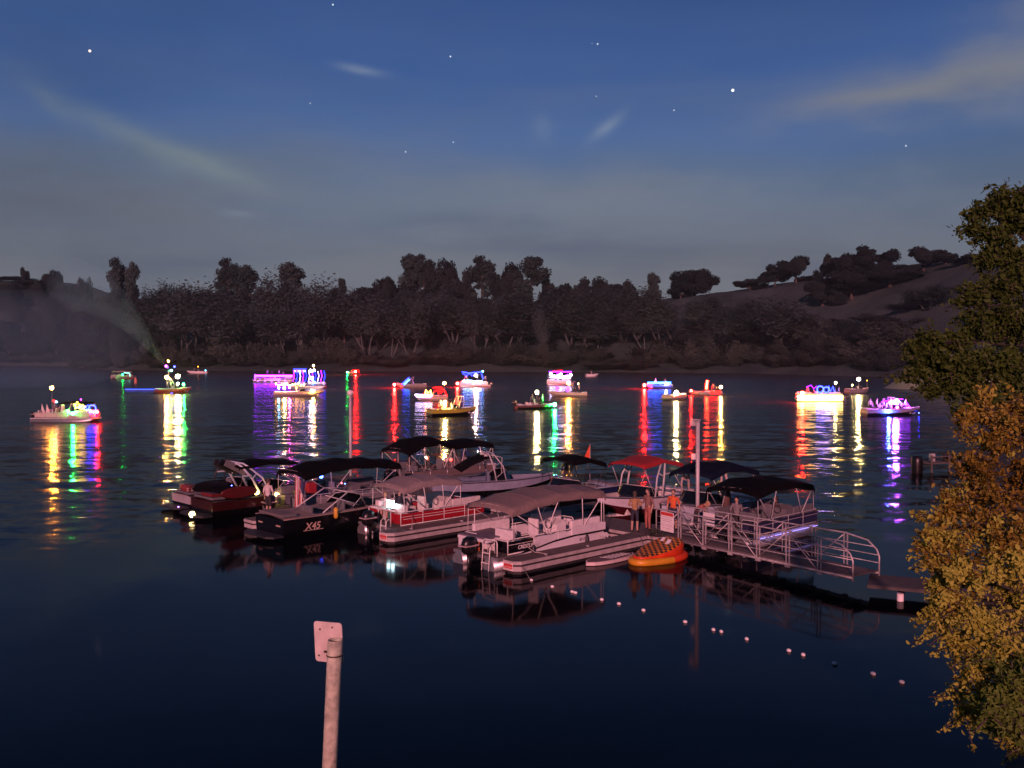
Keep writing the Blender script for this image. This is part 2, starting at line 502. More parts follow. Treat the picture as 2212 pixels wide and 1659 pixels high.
def build_ground():
    xs = np.unique(np.concatenate([np.arange(-900, -350, 20), np.arange(-350, -60, 5), np.arange(-60, 60, 2), np.arange(60, 300, 4), np.arange(300, 901, 20)]).astype(float))
    ys = np.unique(np.concatenate([np.arange(-60, 0, 4), np.arange(0, 60, 1.5), np.arange(60, 260, 5), np.arange(260, 620, 4), np.arange(620, 1101, 15)]).astype(float))
    X, Y = np.meshgrid(xs, ys)
    Z = ground(X, Y)
    V = np.stack([X, Y, Z], -1).reshape(-1, 3)
    nx, ny = len(xs), len(ys)
    i = np.arange(nx * ny).reshape(ny, nx)
    F = np.stack([i[:-1, :-1], i[:-1, 1:], i[1:, 1:], i[1:, :-1]], -1).reshape(-1, 4)
    me = bpy.data.meshes.new('ground'); me.from_pydata(V.tolist(), [], F.tolist())
    me.polygons.foreach_set('use_smooth', [True] * len(F))
    me.materials.append(ground_material()); me.update()
    o = bpy.data.objects.new('ground', me); scene.collection.objects.link(o)
    tag(o, 'dry grassy banks and hills round the lake', None, None, 'structure')


build_ground()


def water_material():
    m = bpy.data.materials.new('lake_water'); m.use_nodes = True
    nt = m.node_tree; L = nt.links; b = nt.nodes['Principled BSDF']
    b.inputs['Base Color'].default_value = (.002, .0025, .004, 1); b.inputs['IOR'].default_value = 1.2
    g = nt.nodes.new('ShaderNodeNewGeometry')
    sp = nt.nodes.new('ShaderNodeSeparateXYZ'); L.new(g.outputs['Position'], sp.inputs[0])

    def rng(src, a, b_, c, d, clampit=True):
        n = nt.nodes.new('ShaderNodeMapRange'); L.new(src, n.inputs[0])
        n.inputs[1].default_value = a; n.inputs[2].default_value = b_; n.inputs[3].default_value = c; n.inputs[4].default_value = d
        n.clamp = clampit
        return n.outputs[0]

    def noise(sc, scale=1.0, detail=2.0, off=(0, 0, 0)):
        mp = nt.nodes.new('ShaderNodeMapping'); mp.inputs['Scale'].default_value = sc; mp.inputs['Location'].default_value = off; L.new(g.outputs['Position'], mp.inputs[0])
        n = nt.nodes.new('ShaderNodeTexNoise'); n.inputs['Scale'].default_value = scale; n.inputs['Detail'].default_value = detail; n.inputs['Roughness'].default_value = .55
        L.new(mp.outputs[0], n.inputs['Vector'])
        return n

    def vscale(v, s):
        n = nt.nodes.new('ShaderNodeVectorMath'); n.operation = 'SCALE'; L.new(v, n.inputs[0])
        if isinstance(s, float): n.inputs['Scale'].default_value = s
        else: L.new(s, n.inputs['Scale'])
        return n.outputs[0]

    def vadd(a, c):
        n = nt.nodes.new('ShaderNodeVectorMath'); n.operation = 'ADD'; L.new(a, n.inputs[0])
        if isinstance(c, tuple): n.inputs[1].default_value = c
        else: L.new(c, n.inputs[1])
        return n.outputs[0]

    def vmul(a, c):
        n = nt.nodes.new('ShaderNodeVectorMath'); n.operation = 'MULTIPLY'; L.new(a, n.inputs[0]); n.inputs[1].default_value = c
        return n.outputs[0]
    # sheltered water by the docks is almost a mirror, the open lake is ruffled by the breeze
    n_big = noise((.012, .03, 1), 1, 2)
    Y2 = nt.nodes.new('ShaderNodeMath'); Y2.operation = 'ADD'; L.new(sp.outputs['Y'], Y2.inputs[0]); L.new(rng(n_big.outputs[0], .3, .7, -9, 9), Y2.inputs[1])
    for a_, b_, v_ in ((-13, -19, 12), (13, 19, 9)):   # open water either side of the docks feels the breeze nearer in
        Y3 = nt.nodes.new('ShaderNodeMath'); Y3.operation = 'ADD'; L.new(Y2.outputs[0], Y3.inputs[0]); L.new(rng(sp.outputs['X'], a_, b_, 0, v_), Y3.inputs[1]); Y2 = Y3
    amp = nt.nodes.new('ShaderNodeValToRGB'); L.new(rng(Y2.outputs[0], 0, 300, 0, 1), amp.inputs[0])
    A = amp.color_ramp; A.elements[0].position = .10; A.elements[0].color = (.008,) * 3 + (1,); A.elements[1].position = 1; A.elements[1].color = (.11,) * 3 + (1,)
    for p, v in ((.145, .012), (.163, .09), (.22, .145), (.5, .12)):
        e = A.elements.new(p); e.color = (v, v, v, 1)
    n1 = noise((.50, .85, 1), 1, 2.5); n2 = noise((1.7, 2.8, 1), 1, 2.0, (7, 3, 0)); n3 = noise((.10, .42, 1), 1, 1.5, (20, 1, 0))
    s1 = vadd(n1.outputs['Color'], (-.5, -.5, -.5)); s2 = vadd(n2.outputs['Color'], (-.5, -.5, -.5)); s3 = vadd(n3.outputs['Color'], (-.5, -.5, -.5))
    s = vadd(vadd(vscale(s1, 2.0), vscale(s2, 1.2)), vscale(s3, 1.1))
    s = vmul(s, (.55, 1.0, 0.0))
    sl = vscale(s, amp.outputs[0])
    nn = nt.nodes.new('ShaderNodeVectorMath'); nn.operation = 'NORMALIZE'; L.new(vadd(sl, (0, 0, 1)), nn.inputs[0])
    nt.nodes.remove(b)
    fr = nt.nodes.new('ShaderNodeFresnel'); fr.inputs['IOR'].default_value = 1.333; L.new(nn.outputs[0], fr.inputs['Normal'])
    mu = nt.nodes.new('ShaderNodeMath'); mu.operation = 'MULTIPLY'; L.new(fr.outputs[0], mu.inputs[0]); mu.inputs[1].default_value = .62
    gl = nt.nodes.new('ShaderNodeBsdfGlossy'); L.new(nn.outputs[0], gl.inputs['Normal'])
    df = nt.nodes.new('ShaderNodeBsdfDiffuse'); df.inputs[0].default_value = (.0022, .0026, .0042, 1)
    ms = nt.nodes.new('ShaderNodeMixShader'); L.new(mu.outputs[0], ms.inputs[0]); L.new(df.outputs[0], ms.inputs[1]); L.new(gl.outputs[0], ms.inputs[2])
    L.new(ms.outputs[0], nt.nodes['Material Output'].inputs[0])
    ro = nt.nodes.new('ShaderNodeValToRGB'); L.new(rng(Y2.outputs[0], 0, 300, 0, 1), ro.inputs[0])
    B = ro.color_ramp; B.elements[0].position = .10; B.elements[0].color = (.07,) * 3 + (1,); B.elements[1].position = 1; B.elements[1].color = (.22,) * 3 + (1,)
    for p, v in ((.14, .08), (.17, .10), (.25, .13), (.4, .18)):
        e = B.elements.new(p); e.color = (v, v, v, 1)
    L.new(ro.outputs[0], gl.inputs['Roughness'])
    return m


wb = MB(); wb.add([(-1500, -100, 0), (1500, -100, 0), (1500, 1400, 0), (-1500, 1400, 0)], [(0, 1, 2, 3)])
tag(wb.build('lake_water', water_material()), 'dark calm lake water reflecting coloured lights', None, None, 'structure')


# ------------------------------------------------------------------ trees
def leaf_material(name, c1, c2, scale=.5, trans=.15, rough=.8, dome=False, mid=None):
    m = bpy.data.materials.new(name); m.use_nodes = True
    nt = m.node_tree; L = nt.links; b = nt.nodes['Principled BSDF']; b.inputs['Roughness'].default_value = rough; b.inputs['Specular IOR Level'].default_value = .2
    g = nt.nodes.new('ShaderNodeNewGeometry'); n = nt.nodes.new('ShaderNodeTexNoise'); n.inputs['Scale'].default_value = scale; n.inputs['Detail'].default_value = 4
    L.new(g.outputs['Position'], n.inputs['Vector'])
    oi = nt.nodes.new('ShaderNodeObjectInfo')
    ad = nt.nodes.new('ShaderNodeMath'); ad.operation = 'MULTIPLY_ADD'; L.new(oi.outputs['Random'], ad.inputs[0]); ad.inputs[1].default_value = .5; L.new(n.outputs[0], ad.inputs[2])
    ri = nt.nodes.new('ShaderNodeMath'); ri.operation = 'MULTIPLY_ADD'; L.new(g.outputs['Random Per Island'], ri.inputs[0]); ri.inputs[1].default_value = .35; L.new(ad.outputs[0], ri.inputs[2])
    r = nt.nodes.new('ShaderNodeValToRGB'); L.new(ri.outputs[0], r.inputs[0])
    r.color_ramp.elements[0].position = .55; r.color_ramp.elements[0].color = (*c1, 1); r.color_ramp.elements[1].position = 1.15 if False else 1.0; r.color_ramp.elements[1].color = (*c2, 1)
    L.new(r.outputs[0], b.inputs['Base Color'])
    if mid:
        e = r.color_ramp.elements.new(.78); e.color = (*mid, 1)
    if dome:   # the crown as a whole turns the light, not every single leaf
        tc = nt.nodes.new('ShaderNodeTexCoord'); sb_ = nt.nodes.new('ShaderNodeVectorMath'); sb_.operation = 'SUBTRACT'; L.new(tc.outputs['Object'], sb_.inputs[0]); sb_.inputs[1].default_value = (0, 0, 9)
        vt = nt.nodes.new('ShaderNodeVectorTransform'); vt.vector_type = 'NORMAL'; vt.convert_from = 'OBJECT'; vt.convert_to = 'WORLD'; L.new(sb_.outputs[0], vt.inputs[0])
        nm = nt.nodes.new('ShaderNodeVectorMath'); nm.operation = 'NORMALIZE'; L.new(vt.outputs[0], nm.inputs[0])
        mxn = nt.nodes.new('ShaderNodeVectorMath'); mxn.operation = 'MULTIPLY_ADD'; L.new(nm.outputs[0], mxn.inputs[0]); mxn.inputs[1].default_value = (1.6, 1.6, 1.6); L.new(g.outputs['Normal'], mxn.inputs[2])
        n2 = nt.nodes.new('ShaderNodeVectorMath'); n2.operation = 'NORMALIZE'; L.new(mxn.outputs[0], n2.inputs[0]); L.new(n2.outputs[0], b.inputs['Normal'])
    if trans > 0:
        t = nt.nodes.new('ShaderNodeBsdfTranslucent'); L.new(r.outputs[0], t.inputs[0])
        ms = nt.nodes.new('ShaderNodeMixShader'); ms.inputs[0].default_value = trans
        o = nt.nodes['Material Output']; L.new(b.outputs[0], ms.inputs[1]); L.new(t.outputs[0], ms.inputs[2]); L.new(ms.outputs[0], o.inputs[0])
    return m


BARK_P = mat('pale_bark', (.055, .080, .075), .9, 0, .3, 2, .6)
BARK_D = mat('dark_bark', (.06, .05, .042), .9, 0, .3, 2, .6)
LF_COT = leaf_material('cottonwood_leaves', (.020, .038, .038), (.052, .086, .082), .10, .25, .8, True)
LF_GRN = leaf_material('grey_green_leaves', (.018, .040, .036), (.046, .082, .074), .12, .25, .8, True)
LF_OAK = leaf_material('oak_leaves', (.006, .013, .013), (.017, .031, .030), .15, .25, .8, True)
LF_WIL = leaf_material('willow_scrub_leaves', (.017, .029, .026), (.044, .063, .053), .10, .25, .8, True)


def quads_mesh(name, C, Nn, S, material, tilt=None, rng=None, fold=False):
    """one small face per leaf clump: centres C, normals Nn, sizes S"""
    n = len(C)
    A = np.cross(Nn, np.array([0.0, 0, 1.0])) + 1e-4
    A /= np.linalg.norm(A, axis=1, keepdims=True)
    B = np.cross(Nn, A)
    th = rng.uniform(0, 2 * np.pi, n)[:, None]
    A2 = A * np.cos(th) + B * np.sin(th); B2 = -A * np.sin(th) + B * np.cos(th)
    S = S[:, None]
    asp = rng.uniform(.55, 1.0, (n, 1))
    corners = [A2 * S, B2 * S * asp, -A2 * S, -B2 * S * asp]
    if fold:
        w = S * asp * .62
        k = Nn * S * .22
        six = [A2 * S * 1.1, A2 * S * .35 + B2 * w + k, -A2 * S * .45 + B2 * w * .9 + k, -A2 * S * .95, -A2 * S * .45 - B2 * w * .9 + k, A2 * S * .35 - B2 * w + k]
        V = np.stack([C + c for c in six], 1).reshape(-1, 3)
        me = bpy.data.meshes.new(name)
        i6 = np.arange(n, dtype=np.int32)[:, None] * 6
        lp = np.concatenate([i6 + np.array([0, 1, 2, 3]), i6 + np.array([0, 3, 4, 5])], 1).astype(np.int32).ravel()
        me.vertices.add(6 * n); me.loops.add(8 * n); me.polygons.add(2 * n)
        me.vertices.foreach_set('co', V.ravel()); me.loops.foreach_set('vertex_index', lp)
        me.polygons.foreach_set('loop_start', np.arange(0, 8 * n, 4, dtype=np.int32)); me.polygons.foreach_set('loop_total', np.full(2 * n, 4, dtype=np.int32))
        me.materials.append(material); me.update(); me.validate()
        return me
    if False: corners[1] += Nn * S * .25; corners[3] += Nn * S * .25
    V = np.stack([C + c for c in corners], 1).reshape(-1, 3)
    me = bpy.data.meshes.new(name)
    me.vertices.add(4 * n); me.loops.add(4 * n); me.polygons.add(n)
    me.vertices.foreach_set('co', V.ravel())
    me.loops.foreach_set('vertex_index', np.arange(4 * n, dtype=np.int32))
    me.polygons.foreach_set('loop_start', np.arange(0, 4 * n, 4, dtype=np.int32))
    me.polygons.foreach_set('loop_total', np.full(n, 4, dtype=np.int32))
    me.materials.append(material); me.update(); me.validate()
    return me


def limb(mb, p, d, length, r, rng, depth, tips, bend=.25, up=.12, segs=4):
    pts = [Vector(p)]; d = Vector(d).normalized()
    for i in range(segs):
        d = (d + Vector((rng.uniform(-bend, bend), rng.uniform(-bend, bend), rng.uniform(-bend * .5, bend * .5) + up))).normalized()
        pts.append(pts[-1] + d * (length / segs))
    mb.tube(pts, [r * (1 - .72 * i / segs) for i in range(segs + 1)], 5 if depth else 6)
    tips.append((pts, r))
    return pts, d


def make_tree(kind, seed):
    """returns (trunk mesh, crown mesh); height 1 unit = total height normalised to 20 m"""
    rng = np.random.default_rng(seed); mb = MB(); tips = []
    H = 20.0
    if kind in ('cottonwood', 'greytree'):
        ntr = int(rng.integers(2, 4))
        for _ in range(ntr):
            a = rng.uniform(0, 6.28); lean = rng.uniform(.05, .34)
            d0 = Vector((math.cos(a) * lean, math.sin(a) * lean, 1))
            pts, d = limb(mb, (math.cos(a) * .3, math.sin(a) * .3, 0), d0, H * rng.uniform(.42, .58), .22, rng, 0, tips, .07, .02)
            for k in range(int(rng.integers(4, 6))):
                a2 = rng.uniform(0, 6.28); sp = rng.uniform(.18, .62)
                q = pts[rng.integers(2, 5)]
                p2, dd = limb(mb, q, d + Vector((math.cos(a2) * sp, math.sin(a2) * sp, .5)), H * rng.uniform(.28, .48), .14, rng, 1, tips, .14, .12, 5)
                for j in range(3):
                    a3 = rng.uniform(0, 6.28)
                    limb(mb, p2[rng.integers(2, 5)], dd + Vector((math.cos(a3) * .6, math.sin(a3) * .6, .3)), H * rng.uniform(.12, .24), .06, rng, 1, tips, .2, .1, 3)
        C = []
        for pts, r in tips:
            if r > .2: continue
            for p in pts[1:]:
                k = 40 if kind == 'cottonwood' else 52
                off = rng.normal(0, 1, (k, 3)) * np.array([.62, .62, 1.6])
                C.append(np.array(p) + off)
        C = np.concatenate(C); C = C[C[:, 2] > H * (.40 if kind == 'cottonwood' else .24)]
        # hanging lower sprays
        S = rng.uniform(.12, .32, len(C))
    elif kind == 'oak':
        pts, d = limb(mb, (0, 0, 0), (rng.uniform(-.1, .1), rng.uniform(-.1, .1), 1), H * .15, .75, rng, 0, tips, .08, .05)
        blobs = []
        for k in range(9):
            a = 2 * math.pi * k / 9 + rng.uniform(-.3, .3); el = rng.uniform(-.18, 1.4)
            p2, dd = limb(mb, pts[-1], (math.cos(a) * math.cos(el), math.sin(a) * math.cos(el), math.sin(el)), H * rng.uniform(.3, .52), .32, rng, 1, tips, .2, .05, 5)
            blobs.append((p2[-1], rng.uniform(2.2, 3.4))); blobs.append((p2[3], rng.uniform(1.9, 2.8)))
            for j in range(3):
                a3 = rng.uniform(0, 6.28)
                p3, _ = limb(mb, p2[3], dd + Vector((math.cos(a3), math.sin(a3), .1)), H * .16, .1, rng, 1, tips, .3, 0, 3)
                blobs.append((p3[-1], rng.uniform(1.3, 2.1)))
        C = []
        for c, r in blobs:
            k = int(170 * r)
            v = rng.normal(0, 1, (k, 3)); v /= np.linalg.norm(v, axis=1, keepdims=True)
            C.append(np.array(c) + v * r * np.array([1, 1, .75]) * rng.uniform(.45, 1.05, (k, 1)))
        C = np.concatenate(C); C = C[C[:, 2] > H * .04]
        S = rng.uniform(.22, .46, len(C))
    elif kind == 'tall':
        pts, d = limb(mb, (0, 0, 0), (rng.uniform(-.05, .05), rng.uniform(-.05, .05), 1), H * .92, .42, rng, 0, tips, .05, .03, 9)
        blobs = []
        for k in range(22):
            i = int(rng.integers(3, 9)); a = rng.uniform(0, 6.28)
            ln = H * (.18 * (1.12 - i / 10) + .05) * rng.uniform(.7, 1.3)
            p2, dd = limb(mb, pts[i], (math.cos(a), math.sin(a), rng.uniform(.1, .8)), ln, .12, rng, 1, tips, .2, .1, 3)
            blobs.append((p2[-1], rng.uniform(.9, 1.8))); blobs.append((p2[1], rng.uniform(.7, 1.3)))
        blobs.append((pts[-1], 1.4))
        C = []
        for c, r in blobs:
            k = int(150 * r)
            v = rng.normal(0, 1, (k, 3)); v /= np.linalg.norm(v, axis=1, keepdims=True)
            C.append(np.array(c) + v * r * rng.uniform(.3, 1.05, (k, 1)))
        C = np.concatenate(C); S = rng.uniform(.18, .38, len(C))
    else:  # scrub: many stems from the ground, arching
        blobs = []
        for k in range(13):
            a = rng.uniform(0, 6.28); lean = rng.uniform(.2, 1.1)
            p2, dd = limb(mb, (math.cos(a) * rng.uniform(0, 3), math.sin(a) * rng.uniform(0, 3), 0), (math.cos(a) * lean, math.sin(a) * lean, 1), H * rng.uniform(.45, .95), .22, rng, 1, tips, .18, -.02, 5)
            for q in p2[1:]: blobs.append((q, rng.uniform(1.6, 3.6)))
        C = []
        for c, r in blobs:
            k = int(60 * r)
            v = rng.normal(0, 1, (k, 3))
            C.append(np.array(c) + v * r * .55)
        C = np.concatenate(C); C = C[C[:, 2] > .1]; S = rng.uniform(.3, .7, len(C))
    Nn = rng.normal(0, 1, (len(C), 3)); Nn /= np.linalg.norm(Nn, axis=1, keepdims=True)
    lf = {'cottonwood': LF_COT, 'greytree': LF_GRN, 'oak': LF_OAK, 'tall': LF_GRN, 'scrub': LF_WIL}[kind]
    bark = BARK_P if kind in ('cottonwood', 'scrub', 'greytree') else BARK_D
    top = C[:, 2].max()
    return mb.mesh('trunk', bark), quads_mesh('crown', C, Nn, S, lf, rng=rng), top, np.percentile(np.abs(C[:, 0]), 97) * 2


PROTO = {}
for kind, n in (('cottonwood', 4), ('greytree', 3), ('oak', 3), ('tall', 3), ('scrub', 4)):
    PROTO[kind] = [make_tree(kind, 100 + 17 * i + len(kind)) for i in range(n)]

TREE_NAME = {'cottonwood': 'cottonwood_tree', 'greytree': 'cottonwood_tree', 'oak': 'oak_tree', 'tall': 'tall_tree', 'scrub': 'willow_shrub'}


def plant(kind, x, y, height, width, label, group=None, idx=None, rz=None, sink=.3):
    tm, cm, top, wid = PROTO[kind][(idx if idx is not None else random.randrange(99)) % len(PROTO[kind])]
    z = float(ground(x, y)) - sink
    o = thing(TREE_NAME[kind], label, 'shrub' if kind == 'scrub' else 'tree', (x, y, z), rz if rz is not None else random.uniform(0, 6.28), group)
    o.scale = (width / wid, width / wid, height / top)
    for nm, me in (('trunk', tm), ('crown', cm)):
        c = bpy.data.objects.new(nm, me); scene.collection.objects.link(c); c.parent = o
    return o


def shore_y(px):
    """how far the far waterline lies in the direction px"""
    a = (px - CX) / FPX
    ys = np.arange(235, 700, 2.0)
    d = shore_dist(a * ys, ys)
    w = np.where(d < 0)[0]
    return ys[w[-1]] if len(w) else 400.0


def plant_px(kind, px, py_top, back, width_px, label, group=None, idx=None):
    Y = shore_y(px) + back; X = (px - CX) / FPX * Y
    g = float(ground(X, Y)); top = CAM_H + (HZ - py_top) / FPX * Y
    return plant(kind, X, Y, max(top - g + .3, 4), width_px / FPX * Y, label, group, idx)


SKY_TREES = [  # kind, direction, height in view, distance behind the waterline, width, label
    ('oak', 55, 577, 96, 16, 'tiny lone tree on the crest of the far left hill'), ('oak', 118, 583, 100, 34, 'small round tree on the sloping left hill crest'), ('oak', 186, 600, 90, 40, 'low dark tree at the foot of the left hill crest'),
    ('tall', 262, 556, 70, 40, 'tall dark twin-topped tree, leftmost of the far grove, left half'), ('tall', 286, 566, 72, 36, 'lower right half of the leftmost tall twin-topped tree'),
    ('greytree', 335, 596, 60, 60, 'bushy tree just right of the leftmost tall tree'), ('greytree', 375, 600, 66, 46, 'short tree beside the gap left of the broad leafy tree'), ('cottonwood', 410, 598, 30, 105, 'broad leafy cottonwood above the small distant skiff'),
    ('greytree', 455, 598, 60, 60, 'grey tree at the left foot of the tall dark treetop'), ('tall', 495, 557, 75, 52, 'tall dark treetop above the purple-lit barges'), ('tall', 545, 572, 70, 50, 'second dark treetop right of the tall one'),
    ('cottonwood', 590, 576, 34, 80, 'leaning pale-trunked cottonwood above the purple lights'), ('tall', 640, 566, 68, 60, 'flat-topped dark treetop behind the leaning cottonwoods'), ('cottonwood', 690, 590, 32, 80, 'cottonwood with forked pale trunk right of the purple barges'),
    ('tall', 735, 601, 88, 22, 'thin pointed treetop in the dip of the treeline'), ('cottonwood', 795, 612, 26, 92, 'vase-shaped cottonwood with bare fanned limbs above the red lamp'), ('oak', 832, 598, 74, 58, 'dark rounded oak left of the highest treetops'),
    ('tall', 885, 547, 84, 52, 'highest feathery treetop left of centre'), ('tall', 917, 549, 80, 44, 'second feathery treetop beside the highest one'), ('oak', 957, 558, 78, 62, 'umbrella-shaped oak with sky showing under its crown'),
    ('cottonwood', 888, 640, 22, 100, 'pale multi-stemmed cottonwood in front of the highest treetops'), ('oak', 1000, 582, 74, 60, 'low dark oak between the umbrella oak and the steeple treetop'), ('tall', 1040, 552, 74, 56, 'steeple-like dark treetop near the centre'),
    ('oak', 1098, 566, 72, 58, 'round black oak crown near the centre of the skyline'), ('tall', 1150, 555, 70, 58, 'bushy tall tree right of the round black oak'), ('cottonwood', 1035, 628, 24, 90, 'cottonwood with pale leaning trunk under the steeple treetop'),
    ('oak', 1195, 598, 76, 56, 'dark tree where the skyline steps down right of centre'), ('oak', 1245, 600, 78, 64, 'dark broad tree above the violet-lit pontoon'), ('oak', 1305, 598, 76, 70, 'dark tree with a small peak above the small white skiff'),
    ('oak', 1358, 606, 72, 60, 'rounded dark tree left of the slender pale tree'), ('tall', 1415, 588, 64, 30, 'slender pale tree standing at the edge of the open hillside'), ('cottonwood', 1178, 655, 14, 34, 'small pale tree with two trunks by the violet-lit pontoon'),
    ('oak', 1499, 582, 118, 82, 'lone spreading oak against the sky on the open hillside'), ('oak', 1470, 612, 116, 46, 'low dark bush at the left foot of the lone oak'),
    ('oak', 1618, 603, 112, 52, 'low dark oak at the left end of the ridge oaks'), ('oak', 1672, 570, 116, 60, 'left tree of the broad oak clump on the ridge'), ('oak', 1718, 552, 116, 56, 'right tree of the broad oak clump on the ridge'),
    ('oak', 1786, 548, 116, 40, 'wind-bent small oak alone between two ridge clumps'), ('oak', 1832, 546, 114, 68, 'left tree of the long dark clump on the upper ridge'), ('oak', 1884, 530, 116, 76, 'largest wide oak on the upper ridge'), ('oak', 1838, 575, 92, 96, 'dark oak below the upper ridge clump'),
    ('oak', 1920, 578, 96, 100, 'dark oak lower right of the largest ridge oak'), ('oak', 1992, 533, 108, 66, 'domed dark oak on the ridge left of the near tree'), ('oak', 2040, 543, 106, 56, 'domed dark oak on the ridge right of its twin'), ('oak', 2090, 562, 100, 70, 'dark oak on the ridge beside the near treetop'),
    ('oak', 1775, 604, 84, 66, 'faint round tree on the pale middle slope'), ('cottonwood', 1690, 632, 30, 110, 'bare pale forked tree in front of the hillside'), ('greytree', 2000, 612, 56, 100, 'tall grey-green tree beside the sandy point'),
    ('greytree', 1630, 640, 44, 90, 'grey tree left of the bare pale forked tree'), ('greytree', 1950, 660, 60, 90, 'dim green tree below the domed ridge oaks'), ('cottonwood', 640, 640, 20, 90, 'front cottonwood with thin pale trunks above the purple barges')]
for k, px, py, back, w, lab in SKY_TREES:
    plant_px(k, px, py, back, w * 1.15, lab)

rr = random.Random(3)
for i in range(34):   # second row of pale-trunked trees along the shore
    px = 320 + i * 41 + rr.uniform(-14, 14)
    if px > 1590: kind, top = 'greytree', rr.uniform(665, 710)
    else: kind, top = rr.choice(['cottonwood', 'cottonwood', 'greytree']), rr.uniform(612, 668)
    plant_px(kind, px, top, rr.uniform(22, 52), rr.uniform(90, 140), 'pale-trunked cottonwood in the shore grove, %s of its row from the left' % nth(i), 'cottonwoods of the far shore grove')
for i in range(26):   # dark trees filling the slope behind
    px = 250 + i * 46 + rr.uniform(-16, 16)
    plant_px('oak', px, rr.uniform(612, 650) if px < 1400 else rr.uniform(690, 720), rr.uniform(50, 78), rr.uniform(75, 110), 'dark tree on the slope behind the shore grove, %s from the left' % nth(i), 'dark trees behind the far shore grove')
for i in range(52):   # scrub at the water's edge
    px = 262 + i * 33 + rr.uniform(-12, 12)
    plant_px('scrub', px, rr.uniform(722, 772), rr.uniform(5, 17), rr.uniform(55, 95), 'brown willow scrub along the far waterline, %s from the left' % nth(i), 'willow scrub on the far bank')
for i in range(22):   # left shore, far
    px = -8 + i * 13 + rr.uniform(-8, 8)
    plant_px('oak', px, rr.uniform(690, 740), rr.uniform(4, 40), rr.uniform(45, 75), 'dim tree low on the far left hill, %s from the left' % nth(i), 'trees below the far left hill')
for i in range(16):
    px = -6 + i * 18 + rr.uniform(-6, 6)
    plant_px('scrub', px, rr.uniform(756, 776), rr.uniform(3, 9), rr.uniform(40, 66), 'low scrub along the far left waterline, %s from the left' % nth(i), 'scrub on the far left waterline')
for i in range(26):
    px = 1480 + i * 19 + rr.uniform(-9, 9)
    plant_px(rr.choice(['scrub', 'greytree', 'oak', 'scrub']), px, rr.uniform(672, 716) if px > 1560 else rr.uniform(690, 730), rr.uniform(20, 62), rr.uniform(70, 120), 'shadowy tree on the lower right slope, %s from the left' % nth(i), 'trees on the lower right slope')
for i in range(46):
    px = -14 + i * 6.6 + rr.uniform(-4, 4)
    plant_px(rr.choice(['oak', 'greytree', 'oak']), px, rr.uniform(600, 672) + px * .06, rr.uniform(30, 108), rr.uniform(40, 70), 'dim tree high on the far left hill, %s from the left' % nth(i), 'trees on the far left hill')
for i, (x, y, h, w) in enumerate([(126, 232, 15, 20), (112, 196, 13, 17), (128, 205, 16, 20), (140, 240, 14, 18), (104, 186, 11, 15)]):
    plant('greytree', x, y, h, w, 'green tree on the bank behind the sandy point, %s counted along the bank' % nth(i), 'trees behind the sandy point', i)


# ------------------------------------------------------------------ air over the lake
hz = bpy.data.materials.new('lake_haze'); hz.use_nodes = True
hz.node_tree.nodes.clear()
_o = hz.node_tree.nodes.new('ShaderNodeOutputMaterial'); _v = hz.node_tree.nodes.new('ShaderNodeVolumePrincipled')
_v.inputs['Color'].default_value = (.50, .86, 1.0, 1); _v.inputs['Density'].default_value = .00007
hz.node_tree.links.new(_v.outputs[0], _o.inputs['Volume'])
hb_ = MB(); hb_.box(0, 650, 37, 3060, 1560, 88)
tag(hb_.build('haze', hz), 'thin evening haze over the lake and hills', None, None, 'stuff')


